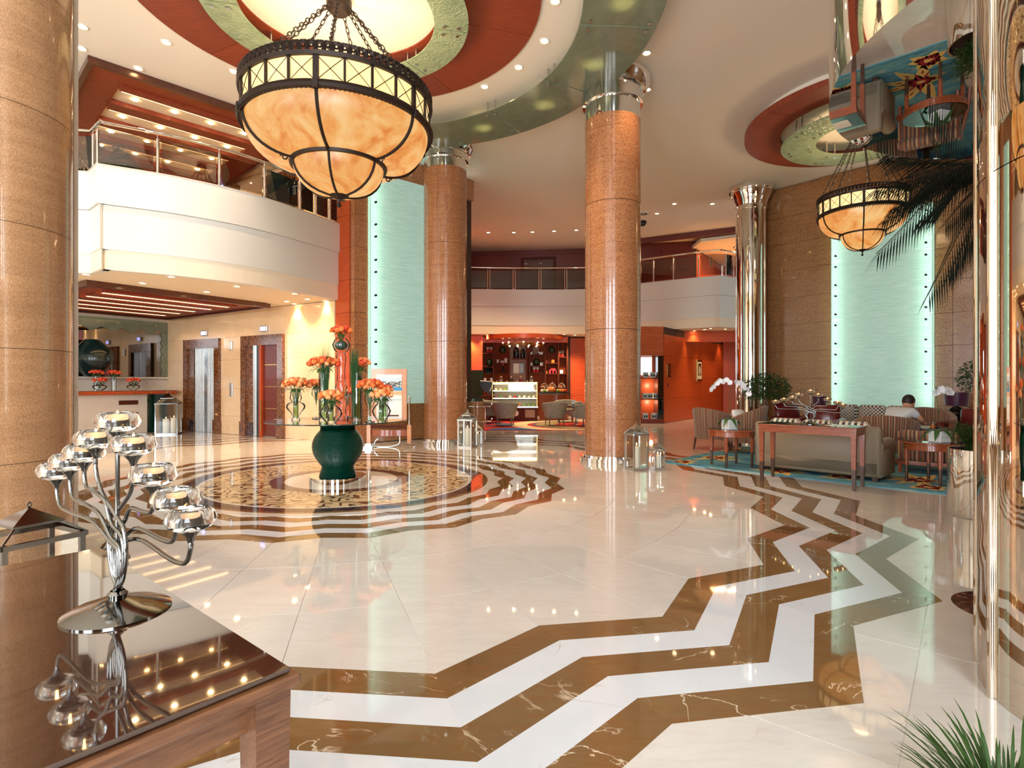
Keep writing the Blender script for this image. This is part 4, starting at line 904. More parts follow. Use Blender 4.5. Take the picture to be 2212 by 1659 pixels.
for px, D_, lab, pr, bl_, br_, bn in (
    (639, 6.7, 'wide-bellied footed glass vase at the left end of the table', [(.05, 0), (.035, .04), (.06, .09), (.10, .13), (.11, .16), (.10, .19), (.05, .22), (.07, .26), (.06, .30), (.07, .33)], 'peach and orange roses in the left-end bellied vase', .16, 26),
    (683, 6.95, 'tall-stemmed glass goblet at the left rear of the table', [(.05, 0), (.006, .02), (.006, .2), (.02, .24), (.055, .30), (.05, .36), (.045, .38)], 'small tight bunch of orange roses in the left goblet', .09, 14),
    (715, 6.25, 'round squat glass vase at the front of the table', [(.05, 0), (.09, .04), (.125, .10), (.10, .16), (.06, .19), (.065, .21)], 'peach rose ball in the squat front vase', .135, 24),
    (799, 6.35, 'stemmed glass goblet right of the grass vase', [(.055, 0), (.01, .02), (.012, .14), (.04, .19), (.06, .25), (.055, .31), (.06, .33)], 'orange roses in the right stemmed goblet', .14, 22),
    (824, 6.3, 'round-bodied glass vase at the right end of the table', [(.04, 0), (.05, .03), (.09, .08), (.105, .13), (.08, .18), (.05, .21), (.06, .24)], 'peach roses in the right-end round vase', .12, 22),
    (830, 7.05, 'small glass vase hidden behind the right-end one', [(.04, 0), (.05, .15), (.04, .28), (.05, .3)], 'orange roses rising behind the right-end vase', .10, 16),
    (752, 7.15, 'small goblet behind the tallest vase', [(.05, 0), (.01, .02), (.01, .16), (.05, .24), (.045, .3)], 'few orange roses low behind the tallest vase', .06, 8)):
    x, y, z = tpt(px, D_); h_ = pr[-1][1]; vase(lab, x, y, z, pr, water=(.028, h_*.8) if 'goblet' not in lab else None)
    bouquet(bl_, x, y, z+h_, br_*.92, bn, PE if 'peach' in bl_ else OR, 'rose bouquets on the round table', h_*.55, .6)
# reception flowers
for i, (u, h_, lab) in enumerate(((2.62, .0, ''), (1.86, .30, 'first'), (1.30, .05, 'second'), (1.02, .30, 'third'), (.38, .14, 'fourth'))):
    if i == 0: continue
    px = (0, 198, 228, 246, 291)[i]; Dv = (0, 12.75, 12.5, 12.9, 13.2)[i]; x = at(px, Dv)
    labs = ('', 'slim clear vase nearest the left pillar on the reception counter', 'low clear bowl in the middle of the reception counter', 'slim clear vase right of the low bowl on the reception counter', 'wide tilted clear vase at the right of the reception counter')
    pr = cyl_(.05, h_+.02) if h_ > .2 else [(.05, 0), (.12, .05), (.14, .1), (.07, .15)]
    z_ = 1.015; 
    u_ = (Vector((x, Dv, 0))-Vector((B0[0], B0[1], 0))).dot(Vector((Bd[0], Bd[1], 0)))/Vector(Bd).length**2; p_ = bpt(u_*Vector(Bd).length, .58, z_)
    vase(labs[i], *p_, pr, 'glass vases on the reception counter'); bouquet('orange-red roses in the '+labs[i][:labs[i].index(' on')] if ' on' in labs[i] else 'orange-red roses in the '+labs[i][:40].strip(), p_[0], p_[1], p_[2]+pr[-1][1], .13, 16, ['rose_red', 'rose_coral'], 'roses on the reception counter', .1, .5)
# ------------------------------------------------------------------ lanterns
def lantern(label, x, y, w_, hb, ht, rz, mt='brushed', group='candle lanterns', candles=((0, 0, .045, .3),), glassy=True, z=0, lit=True):
    """w_ width of the body, hb height to the shoulders, ht overall height"""
    t = thing('candle_lantern', label, 'lantern', (x, y, z), rz, group); h = w_/2; p = .012 if w_ > .2 else .009
    MB().box(-h, -h, .0, h, h, .03).build('base_plate', MT[mt], t)
    for sx in (-1, 1):
        for sy in (-1, 1): MB().cb(sx*(h-p), sy*(h-p), (.03+hb)/2, 2*p, 2*p, hb-.03).build('corner_post', MT[mt], t)
    b = MB()
    for s_ in (-1, 1):
        MB().box(-h, s_*h-p, hb-p*2, h, s_*h+p, hb).build('top_bar', MT[mt], t); MB().box(s_*h-p, -h, hb-p*2, s_*h+p, h, hb).build('top_bar', MT[mt], t)
    hr = ht-hb; q = h*.45
    vs = [(-h, -h, hb), (h, -h, hb), (h, h, hb), (-h, h, hb), (-q, -q, hb+hr*.45), (q, -q, hb+hr*.45), (q, q, hb+hr*.45), (-q, q, hb+hr*.45)]
    MB().add(vs, [(i, (i+1) % 4, (i+1) % 4+4, i+4) for i in range(4)]).build('sloping_glass', MT['pane_glass'], t)
    for i in range(4): MB().tube([vs[i], vs[i+4]], .006, 5).build('hip_bar', MT[mt], t)
    z1 = hb+hr*.42; b = MB(); qq = q*1.35; b.add([(-qq, -qq, z1), (qq, -qq, z1), (qq, qq, z1), (-qq, qq, z1), (0, 0, z1+hr*.42), (-qq, -qq, z1-.012), (qq, -qq, z1-.012), (qq, qq, z1-.012), (-qq, qq, z1-.012)], [(0, 1, 4), (1, 2, 4), (2, 3, 4), (3, 0, 4), (5, 6, 1, 0), (6, 7, 2, 1), (7, 8, 3, 2), (8, 5, 0, 3), (8, 7, 6, 5)]); b.build('roof', MT[mt], t)
    rr = hr*.075; MB().at(0, 0, z1+hr*.42+rr, .6, pi/2).tube([(rr*cos(a*pi/8), rr*sin(a*pi/8), 0) for a in range(16)], .004, 5, closed=True).build('ring', MT[mt], t, 60)
    if glassy:
        for i in range(4):
            b = MB().at(0, 0, 0, i*pi/2); b.quad((-h+p, -h+p, .03), (h-p, -h+p, .03), (h-p, -h+p, hb), (-h+p, -h+p, hb)); b.build('glass_pane', MT['pane_glass'], t)
    for cx, cy, cr, ch in candles:
        c = MB().lathe([(0, .03+ch*.985), (cr*.7, .03+ch*.985), (cr, .03+ch), (cr, .03), (0, .03)], 20, cx, cy).build('candle', MT['candle_wax'], t, 40)
        MB().tube([(cx, cy, .03+ch*.98), (cx+.001, cy, .03+ch+.018)], .0015, 4).build('wick', MT['black'], c)
        if lit: MB().lathe([(0, 0), (.006, .01), (.004, .025), (0, .04)], 8, cx, cy).build('flame', MT['flame'], c).location = (0, 0, .03+ch+.012)
    return t
x, y = fl(1375, 1014); lantern('tall silver lantern with one thick candle at the foot of the middle pillar', x, y, .24, .50, .66, R(20), candles=((0, 0, .045, .29),))
x, y = fl(1421, 1014); lantern('small silver lantern with a candle beside the tall one at the middle pillar', x, y, .15, .27, .40, R(10), candles=((0, 0, .03, .17),))
x, y = fl(1010, 966); lantern('tall silver lantern with a candle by the farther pillar', x, y, .28, .52, .70, R(-20), candles=((0, 0, .05, .32),))
x, y = fl(1030, 962); lantern('small silver lantern tucked right of the tall one by the farther pillar', x+.02, y+.02, .17, .28, .42, R(15), candles=((0, 0, .035, .18),))
x, y = at(364, 13.1), 13.1; lantern('large dark-framed floor lantern with two candles beside the reception counter', x, y, .46, .72, 1.0, R(20), 'gunmetal', candles=((-.05, 0, .07, .32), (.1, .05, .07, .34)))
lantern('big dark-framed lantern behind the desk beside the huge left pillar', -2.42, 2.82, .34, .44, .60, R(62), 'gunmetal', candles=((-.04, 0, .05, .18), (.07, .04, .05, .16)))
lantern('small dark lantern half hidden behind the candelabra', -2.22, 3.12, .14, .24, .37, R(40), 'gunmetal', candles=((0, 0, .03, .1),), lit=False)
# ------------------------------------------------------------------ desk in the foreground
t = thing('glass_topped_desk', 'timber desk with a smoked glass top in the near left corner', 'desk', (-.35, .89, 0), atan2(.644, -.773))
# local +x runs along the right-hand edge towards the back, local +y towards the left/front
L1, L2 = 1.006, 1.35; tz = .75
MB().box(.0, .0, tz-.008, L1, L2, tz, .002).build('glass_top', MT['smoked_glass'], t)
MB().box(-.012, -.012, tz-.030, L1+.012, L2, tz-.010, .004).build('top_frame', MT['table_wood'], t)
MB().box(.056, .02, tz-.090, L1-.07, .045, tz-.031).build('apron', MT['table_wood'], t); MB().box(.03, .05, tz-.090, .055, L2, tz-.031).build('apron', MT['table_wood'], t)
for lx, ly in ((.0, .0), (L1-.056, .0)):
    b = MB(); b.add([(lx, ly, tz-.031), (lx+.056, ly, tz-.031), (lx+.056, ly+.056, tz-.031), (lx, ly+.056, tz-.031), (lx+.01, ly+.01, 0), (lx+.046, ly+.01, 0), (lx+.046, ly+.046, 0), (lx+.01, ly+.046, 0)], [(0, 1, 2, 3), (7, 6, 5, 4), (0, 4, 5, 1), (1, 5, 6, 2), (2, 6, 7, 3), (3, 7, 4, 0)]); b.build('leg', MT['table_wood'], t)
b = MB().box(.0, L2-.056, 0, .056, L2, tz-.031); b.build('leg', MT['table_wood'], t)
# ------------------------------------------------------------------ candelabra
def candelabra(label, x, y, z, rz, cups, base_r=.092, detail=True, sc=1.0):
    """local x runs along the fan of arms; cups: (s, height of cup centre)"""
    t = thing('candelabra', label, 'candelabra', (x, y, z), rz, 'tealight candelabras', sc)
    MB().lathe([(base_r, 0), (base_r, .003), (base_r*.8, .012), (base_r*.4, .024), (.016, .03), (.018, .036), (.012, .042)], 40).build('base_dish', MT['gunmetal'], t, 60)
    bz = .04; k = 0; ncup = len(cups)
    for i, (s, h) in enumerate(cups):
        off = (i-(ncup-1)/2)*.0016
        if abs(s) < .004: pts = [(0, off, bz), (0, off, h-.035)]
        else:
            sg = 1 if s > 0 else -1; a = abs(s); f_ = min(1, a/.27); wv = .060-.030*f_; pk = .225-.085*f_; low = h-.062-.02*f_
            # each arm swells to the opposite side, crosses the stem, dips outwards and turns up under its cup
            pts = [(0, off, bz), (-sg*wv*.7, off, bz+(pk-bz)*.22), (-sg*wv, off, bz+(pk-bz)*.55), (-sg*wv*.75, off, bz+(pk-bz)*.85)]
            if f_ > .45: pts += [(sg*(wv*.2+.01), off*1.5, pk), (sg*a*.30, off*2, pk*.45+low*.55+.012), (sg*a*.72, off*2, low), (sg*a*.93, off*2, low+.004), (s, off*2, h-.05)]
            else: pts += [(sg*wv*.1, off*1.5, pk), (sg*(a*.75), off*2, (pk+h-.06)*.5), (s, off*2, h-.062)]
            pts += [(s, off*2, h-.035)]
        P = bez(pts, 48) if len(pts) > 2 else pts
        MB().tube(P, .0042, 8).build('arm', MT['gunmetal'], t, 60)
        MB().lathe([(.0045, h-.040), (.008, h-.030), (.017, h-.019), (.018, h-.018)], 16, s, off*2).build('cup_holder', MT['gunmetal'], t, 60)
        cup = MB().lathe([(.0, -.018), (.022, -.0185), (.034, -.012), (.0405, 0), (.036, .012), (.028, .0185), (.026, .0175), (.0245, .012), (.0235, -.006), (0, -.008)], 28)
        o = cup.build('glass_cup', MT['thick_glass'], t, 60); o.location = (s, off*2, h)
        w_ = MB().lathe([(0, .002), (.020, .002), (.020, -.006), (0, -.006)], 20).build('tealight', MT['tea_light'], o, 40)
        if detail: f = MB().lathe([(0, 0), (.0035, .005), (.0026, .011), (0, .019)], 8).build('flame', MT['flame'], o); f.location = (0, 0, .004)
    return t
ccx, ccy = -.775, 1.105; dx_, dy_ = .80, -.60
def cup_from(px, py):
    k = (px-HX)/F; s = (k*ccy-ccx)/(dx_-k*dy_); D = ccy+dy_*s; return (s, CZ+(HY-py)*D/F-.75)
cups = [cup_from(*p) for p in ((138, 1015), (163, 996), (190, 977), (211, 948), (247, 910), (284, 961), (323, 1026), (368, 1080), (394, 1124))]
cups[4] = (0.0, cups[4][1])
print('CUPS', [(round(a, 3), round(b_, 3)) for a, b_ in cups])
CAND = candelabra('chrome nine-arm tealight candelabra on the smoked glass desk', ccx, ccy, .75, atan2(dy_, dx_), cups)
# ------------------------------------------------------------------ lounge carpet
U = (.707, -.707); V = (.707, .707); UA = R(-45)
def lp(u, v, z=0, o=(2.35, 8.38)): return (o[0]+U[0]*u+V[0]*v, o[1]+U[1]*u+V[1]*v, z)
random.seed(11)
t = thing('lounge_carpet', 'blue lounge carpet with large yellow and red flowers', 'carpet', lp(0, 0), UA)
MB().box(-.1, -.06, 0, 3.32, 6.2, .012).build('ground', MT['carpet_blue'], t)
def petal(b, cx, cy, a, L, w_, z, k=.5):
    pts = []
    for i in range(9): q = i/8; pts.append((q*L, w_*sin(pi*q**k)**.8))
    poly = pts+[(x, -y) for x, y in pts[-2:0:-1]]
    b.add([(cx+x*cos(a)-y*sin(a), cy+x*sin(a)+y*cos(a), z) for x, y in poly], [tuple(range(len(poly)))])
yb, rb, tb = MB(), MB(), MB()
for cx, cy, rr in ((.25, .95, .55), (2.95, .75, .62), (1.1, 2.4, .6), (2.6, 2.7, .55), (.35, 3.9, .6), (1.9, 4.4, .6), (3.0, 5.0, .5), (-.0, 2.2, .4), (1.5, .3, .42), (.1, .15, .3), (2.2, .35, .3), (3.1, .25, .25)):
    for k in range(11):
        a = 2*pi*k/11+rr*7; L = rr*random.uniform(.75, 1)
        if not (-.1 < cx+L*cos(a) < 3.3 and -.05 < cy+L*sin(a) < 6.2): L *= .45
        if k % 3 != 2: petal(yb, cx, cy, a, L, .075, .0128); petal(rb, cx+L*.45*cos(a), cy+L*.45*sin(a), a, L*.2, .012, .0136)
        else: petal(tb, cx, cy, a, L*.8, .05, .0126)
        petal(rb, cx, cy, a+.28, L*.55, .018, .0132)
    petal(rb, cx-.09, cy, 0, .18, .07, .0138); petal(yb, cx-.05, cy, 0, .10, .04, .0142)
for k in range(24): 
    cx, cy, a = random.uniform(.1, 3.1), random.uniform(.2, 6), random.random()*6.28; petal((yb, rb, tb)[k % 3], cx, cy, a, .16, .02, .0124)
stuff(yb.build('yellow_petals', MT['carpet_yellow'], t)); stuff(rb.build('red_petals', MT['carpet_red'], t)); stuff(tb.build('teal_petals', MT['carpet_teal'], t))
# ------------------------------------------------------------------ console table behind the sofa
x0, y0 = fl(1644, 1037); x1, y1 = fl(1846, 1061); ang = atan2(y1-y0, x1-x0); CLn = math.hypot(x1-x0, y1-y0)
t = thing('console_table', 'long cherry-wood console table with dark feet behind the grey sofa', 'table', (x0, y0, 0), ang)
h = .695; dp = .38
MB().box(-.03, -.03, h-.10, CLn+.03, dp+.03, h-.008, .003).build('apron_frame', MT['cherry'], t) if False else None
MB().box(-.03, -.03, h-.02, CLn+.03, dp+.03, h, .003).build('top', MT['cherry'], t); MB().box(-.025, -.025, h+.0005, CLn+.025, dp+.025, h+.006).build('glass_sheet', MT['table_glass2'], t)
for y_ in (-.015, dp-.005): MB().box(.03, y_, h-.095, CLn-.03, y_+.02, h-.02).build('apron', MT['cherry'], t)
for x_ in (-.015, CLn-.005): MB().box(x_, .03, h-.095, x_+.02, dp-.03, h-.02).build('apron', MT['cherry'], t)
for lx in (-.02, CLn-.035):
    for ly in (-.02, dp-.035):
        def fr_(z, k): return [(lx+k, ly+k, z), (lx+.055-k, ly+k, z), (lx+.055-k, ly+.055-k, z), (lx+k, ly+.055-k, z)]
        for nm, z0, z1, k0, k1, mt in (('leg', .235, h-.02, .006, 0, 'cherry'), ('foot', 0, .235, .012, .006, 'walnut')):
            l_ = MB().add(fr_(z0, k0)+fr_(z1, k1), [(3, 2, 1, 0), (4, 5, 6, 7)]+[(i, (i+1) % 4, (i+1) % 4+4, i+4) for i in range(4)]).build(nm, MT[mt], t if nm == 'leg' else leg_)
            if nm == 'leg': leg_ = l_
c2 = dup(CAND, (x0+cos(ang)*CLn*.5-sin(ang)*.19, y0+sin(ang)*CLn*.5+cos(ang)*.19, h+.007), ang+R(4), 'chrome nine-arm tealight candelabra on the console behind the grey sofa')
c2.scale = (1.18, 1.05, 1.05)
t = thing('paper_card', 'white paper card lying on the console table', 'card', (x0+cos(ang)*CLn*.8-sin(ang)*.19, y0+sin(ang)*CLn*.8+cos(ang)*.19, h+.0065), ang); MB().box(-.11, -.1, 0, .11, .1, .002).build('sheet', MT['paper'], t)
# ------------------------------------------------------------------ sofas
def sofa(label, x, y, rz, L, dep, hb, fab, arm_h, legs='walnut', pads=3, group='lounge sofas'):
    """back towards local -y, seat towards +y"""
    t = thing('sofa', label, 'sofa', (x, y, 0), rz, group); h = L/2
    MB().box(-h+.02, .0, .06, h-.02, dep, .26, .03).build('seat_base', MT[fab], t, 60)
    MB().box(-h+.01, -.0, .07, h-.01, .12, hb, .03).build('back_shell', MT[fab], t, 60)
    for s_ in (-1, 1):
        b = MB(); x0_, x1_ = sorted((s_*h, s_*(h-.15))); b.box(x0_, .02, .06, x1_, dep-.02, arm_h-.05, .02); b.M = Matrix.Identity(4); b.tube([((x0_+x1_)/2, .04, arm_h-.075), ((x0_+x1_)/2, dep-.0, arm_h-.075)], .083, 14); b.build('arm', MT[fab], t, 50)
    n = pads; w_ = (L-.30)/n
    for i in range(n):
        a = -h+.15+w_*i; MB().box(a+.004, .13, .27, a+w_-.004, dep-.0, .41, .04).build('seat_cushion', MT['oval_fabric' if fab == 'taupe_leather' else fab], t, 60)
        MB().box(a+.004, .095, .38, a+w_-.004, .30, hb+.045, .05).build('back_cushion', MT['oval_fabric' if fab == 'taupe_leather' else fab], t, 60)
    for lx in (-h+.08, h-.08):
        for ly in (.07, dep-.08): MB().box(lx-.03, ly-.03, 0, lx+.03, ly+.03, .065).build('foot', MT[legs], t)
    return t
sx0, sy0 = fl(1628, 1015); sx1, sy1 = fl(1905, 1046); sa = atan2(sy1-sy0, sx1-sx0); sL = math.hypot(sx1-sx0, sy1-sy0)
sofa('grey leather sofa seen from behind with oval-patterned cushions', (sx0+sx1)/2, (sy0+sy1)/2, sa, sL, .66, .67, 'taupe_leather', .50)
xx, yy = at(1903, 10.85), 10.85
sofa('long patterned sofa against the backlit green glass panel', xx+.25, yy+.55, R(-47.3)+pi, 1.75, .70, .70, 'taupe_leather', .5)
# ------------------------------------------------------------------ striped tub chairs
def tub(label, x, y, rz, w_=.33, hb=.80, ha=.60, group='striped tub chairs', fab='stripe_fabric', legz=.2, lm='walnut', leg_out=0, flare=.0, name='tub_chair', sh=.44):
    """curved back centred on local -y, opening towards +y"""
    t = thing(name, label, 'chair', (x, y, 0), rz, group); vs = []; fs = []; N = 28
    a0, a1 = R(150), R(390)
    for i in range(N+1):
        q = i/N; a = a0+(a1-a0)*q; k = abs(q-.5)*2; top = hb-(hb-ha)*(k**1.6); 
        for r, z in ((w_*.94-flare, legz), (w_+.0, sh), (w_+.035+flare, top-.03), (w_+.01+flare, top+.0), (w_-.05+flare, top-.02), (w_-.075, sh-.02)):
            vs.append((r*cos(a), r*sin(a)*1.02, z))
    for i in range(N):
        for k in range(5): fs.append((6*i+k, 6*i+6+k, 6*i+7+k, 6*i+1+k))
    fs += [(0, 1, 2, 3, 4, 5), tuple(6*N+k for k in (5, 4, 3, 2, 1, 0))]
    MB().add(vs, fs).build('back_shell', MT[fab], t, 50)
    poly = [((w_-.06)*cos(a0+(a1-a0)*i/18), (w_-.06)*sin(a0+(a1-a0)*i/18)) for i in range(19)]; poly = poly+[(.26*w_/.33, w_*.95), (-.26*w_/.33, w_*.95)]
    MB().prism(poly, legz+.02, sh-.08).build('seat_base', MT[fab], t, 60); MB().prism([(x*.97, y*.98) for x, y in poly], sh-.078, sh+.02).build('seat_cushion', MT[fab], t, 60)
    for sx in (-1, 1):
        for sy in (-1, 1):
            b = MB(); xx_, yy_ = sx*w_*.62, sy*w_*.66; b.tube([(xx_, yy_, legz+.03), (xx_+sx*.02, yy_+sy*.03, 0)], [.022, .014], 8); b.build('leg', MT[lm], t, 40)
    return t
x, y = fl(1530, 974); tub('striped tub chair at the left end of the lounge, turned away', x+.15, y+.25, R(-60), .30, .76, .62)
x, y = fl(1610, 985); tub('striped tub chair facing left behind the oval side table', x+.12, y+.35, R(60), .33, .82, .6)
x, y = at(1915, 8.35), 8.35; CH_C = tub('striped tub chair holding the seated person, seen from behind', x, y, R(-38), .38, .73, .56)
x, y = at(2003, 9.3), 9.3; tub('striped tub chair facing the camera beyond the seated person', x, y, R(150), .36, .78, .6)
# deep wooden-framed striped chair at right
x, y = at(1998, 7.55), 7.45
t = thing('framed_armchair', 'low striped armchair on a wooden frame behind the right side table', 'chair', (x, y, 0), R(-42), 'striped tub chairs')
MB().box(-.33, -.24, .17, .33, .30, .44, .02).build('seat_base', MT['stripe_flat'], t, 60); MB().box(-.33, -.27, .44, .33, -.16, .57, .03).build('back_pad', MT['stripe_flat'], t, 60); MB().box(-.34, -.28, .12, .34, .31, .17).build('wood_frame', MT['cherry'], t)
for sx in (-.30, .30):
    for sy, k in ((-.24, -.06), (.27, .05)): MB().tube([(sx, sy, .14), (sx, sy+k, 0)], [.028, .018], 6).build('leg', MT['cherry'], t)
MB().tube([(.33, -.1, .45), (.40, -.2, .2), (.42, -.28, .0)], .022, 6).build('side_brace', MT['cherry'], t)
# red leather chairs
def redchair(label, x, y, rz):
    t = thing('leather_armchair', label, 'chair', (x, y, 0), rz, 'dark red leather armchairs')
    MB().box(-.28, -.25, .12, .28, .30, .40, .05).build('seat', MT['red_leather'], t, 60)
    b = MB().at(0, -.24, .36, 0, R(12)); b.box(-.26, -.06, 0, .26, .07, .44, .05); b.build('backrest', MT['red_leather'], t, 60)
    for s_ in (-1, 1): b = MB(); b.box(min(s_*.25, s_*.36), -.28, .1, max(s_*.25, s_*.36), .30, .50, .04); b.tube([(s_*.31, -.26, .50), (s_*.31, .31, .50)], .065, 12); b.build('arm', MT['red_leather'], t, 50)
    for sx in (-.28, .28):
        for sy in (-.22, .25): MB().cyl(sx, sy, 0, .12, .02, 8).build('foot', MT['walnut'], t)
redchair('dark red leather armchair left of the candelabra on the console', at(1722, 10.6), 10.6, R(190)); redchair('dark red leather armchair right of the other, beside the lamp', at(1772, 10.1), 10.1, R(140))
# ------------------------------------------------------------------ side tables
def side_table(label, x, y, r, h, rz, dark='walnut'):
    t = thing('side_table', label, 'table', (x, y, 0), rz, 'round side tables')
    MB().lathe([(0, h-.022), (r-.006, h-.022), (r, h-.015), (r, h-.005), (r-.006, h)], 40).build('top', MT['cherry'], t, 40); MB().cyl(0, 0, h, h+.004, r-.012, 40).build('glass_disc', MT['table_glass2'], t, 40)
    MB().lathe([(r-.05, h-.022), (r-.02, h-.022), (r-.02, h-.09), (r-.05, h-.09)], 40).build('apron_ring', MT['cherry'], t, 40)
    for k in range(4):
        a = pi/4+k*pi/2; cx, cy = (r-.05)*cos(a), (r-.05)*sin(a); l_ = MB().at(0, 0, 0, 0).cyl(cx, cy, h*.42, h-.022, .021, 8, .028).build('leg', MT['cherry'], t, 40); MB().cyl(cx, cy, 0, h*.42, .016, 8, .021).build('foot', MT[dark], l_, 40)
    return t
T1 = (at(1580, 8.0), 8.0); side_table('round cherry side table with dark feet left of the sofa', *T1, .325, .535, R(10))
T2 = (at(2018, 6.65), 6.65); side_table('round dark side table right of the sofa by the chrome planter', *T2, .32, .50, R(20))
T3 = (at(1598, 10.5), 10.5); t = thing('stone_side_table', 'small pale-topped side table between the left tub chairs', 'table', (T3[0], T3[1], 0)); MB().cyl(0, 0, .54, .56, .28, 28).build('top', MT['beige_stone'], t, 40); MB().cyl(0, 0, .0, .54, .03, 10).build('stem', MT['walnut'], t, 40); MB().cyl(0, 0, 0, .02, .18, 24).build('foot', MT['walnut'], t, 40)
T4 = (at(1975, 8.5)+.33, 8.7); t = thing('low_table', 'small low table before the seated person, under the papers and glass', 'table', (T4[0], T4[1], 0)); MB().cyl(0, 0, .48, .50, .34, 28).build('top', MT['walnut'], t, 40); MB().cyl(0, 0, .0, .48, .04, 10).build('stem', MT['walnut'], t, 40); MB().cyl(0, 0, 0, .02, .2, 24).build('foot', MT['walnut'], t, 40)
t = thing('folded_papers', 'open white papers on the low table by the seated person', 'papers', (T4[0], T4[1], .502), .4)
MB().at(0, 0, 0, 0, 0, R(-6)).box(-.2, -.14, .021, 0, .14, .024).build('sheet', MT['paper'], t); MB().at(0, 0, 0, 0, 0, R(8)).box(0, -.14, .028, .2, .14, .031).build('sheet', MT['paper'], t)
t = thing('tea_glass', 'small glass with an amber drink on the low table', 'glass', (T4[0]-.05, T4[1]-.2, .502)); MB().lathe([(.03, 0), (.04, .1)], 16).build('glass_body', MT['vase_glass'], t, 60); MB().cyl(0, 0, .004, .06, .03, 12).build('drink', MT['fruit_orange'], t)
t = thing('round_side_shelf', 'dark low shelf table under the left red armchair lamp', 'table', (at(1782, 10.9), 11.1, 0)); MB().cyl(0, 0, .52, .55, .3, 24).build('top', MT['walnut'], t, 40); MB().cyl(0, 0, 0, .52, .04, 10).build('stem', MT['walnut'], t, 40)
def lamp(label, x, y, z, s=1):
    t = thing('table_lamp', label, 'lamp', (x, y, z), 0, 'purple table lamps')
    MB().lathe([(0, 0), (.08*s, 0), (.08*s, .02*s)]+[((.05+.10*sin(pi*k/12))*s, (.02+.24*k/12)*s) for k in range(1, 12)]+[(.03*s, .27*s), (.012*s, .30*s)], 28).build('globe_base', MT['dark_bronze'], t, 60)
    MB().lathe([(.17*s, .28*s), (.19*s, .52*s)][::1], 40).build('shade', MT['purple_silk'], t, 60); MB().cyl(0, 0, .30*s, .42*s, .008*s, 6).build('stem', MT['brass'], t)
    return t
m = mat('dark_bronze', srgb(40, 34, 30), .18, .6)
lamp('purple-shaded table lamp behind the candelabra, left of the green panel', at(1776, 11.0), 11.1, .55, .72)
t = thing('lamp_table', 'dark corner table carrying the right purple lamp', 'table', (at(2066, 10.1), 10.1, 0)); MB().box(-.3, -.3, .46, .3, .3, .5).build('top', MT['walnut'], t)
for sx in (-.26, .26):
    for sy in (-.26, .26): MB().cb(sx, sy, .23, .04, .04, .46).build('leg', MT['walnut'], t)
lamp('large purple-shaded table lamp at the right beside the mirrored pillar', at(2066, 10.1), 10.1, .50, 1.0)
redchair('dark red armchair mostly hidden behind the right purple lamp', at(2098, 9.0), 9.0, R(120))
t = thing('cushion', 'pale cushion leaning in the left tub chair', 'cushion', (3.84, 9.50, .458), R(30)); MB().at(0, 0, .13, 0, R(70)).box(-.15, -.16, -.03, .15, .16, .04, .035).build('pad', MT['pot_white'], t, 80)
# ------------------------------------------------------------------ orchids
def orchid(label, x, y, z, sprays, pw=.14, ph=.13, rz=.5):
    t = thing('potted_orchid', label, 'plant', (x, y, z), rz, 'white orchids in white pots'); h = pw/2
    MB().box(-h, -h, 0, h, h, ph, .003).build('pot', MT['pot_white'], t); MB().box(-h+.01, -h+.01, ph-.02, h-.01, h-.01, ph+.002).build('soil', MT['soil'], t)
    for i in range(7): b = MB(); leafblade(b, (0, 0, ph), i*.9, .2, .028, .55, 1.1, 6); b.build('leaf', MT['leaf'], t, 80)
    for (tx, ty, tz_, ex, ey, ez) in sprays:
        P = bez([(0, 0, ph), (tx*.3, ty*.3, ph+(tz_-ph)*.5), (tx, ty, tz_), ((tx+ex)/2, (ty+ey)/2, max(tz_, ez)+.01), (ex, ey, ez)], 40); MB().tube(P, .003, 5).build('flower_stem', MT['stem'], t)
        n = 7
        for k in range(n):
            q = k/(n-1); cx, cy, cz = tx+(ex-tx)*q, ty+(ey-ty)*q+random.uniform(-.015, .015), tz_+(ez-tz_)*q+.035*sin(pi*q)+random.uniform(-.028, .012)-.012; b = MB(); fa = random.uniform(-.6, .6)-pi/2-rz
            for p_ in range(5):
                a = p_*2*pi/5+.3; L = random.uniform(.034, .046); M_ = Matrix.Translation((cx, cy, cz)) @ Matrix.Rotation(fa+pi/2, 4, 'Z') @ Matrix.Rotation(pi/2, 4, 'X'); b.M = M_
                w2 = .024 if p_ % 2 else .032; b.add([(0, 0, 0), (L*.5*cos(a)-w2*sin(a), L*.5*sin(a)+w2*cos(a), .006), (L*cos(a), L*sin(a), .0), (L*.5*cos(a)+w2*sin(a), L*.5*sin(a)-w2*cos(a), .006)], [(0, 3, 2, 1)])
            b.M = Matrix.Identity(4); b.ell(cx, cy-.004, cz, .007, .007, .007, 6, 4); b.build('bloom', MT['orchid'], t)
    return t
orchid('white orchid with two flower sprays on the left side table', T1[0]-.06, T1[1]-.08, .54, ((.0, .0, .70, -.30, .02, .60), (.12, .0, .68, .34, -.02, .52)), .15, .14, R(20))
orchid('white orchid with one long flower spray on the right side table', T2[0]-.0, T2[1]-.08, .505, ((-.05, 0, .62, .26, .05, .58), (-.05, 0, .60, .1, -.03, .60)), .15, .13, R(15))
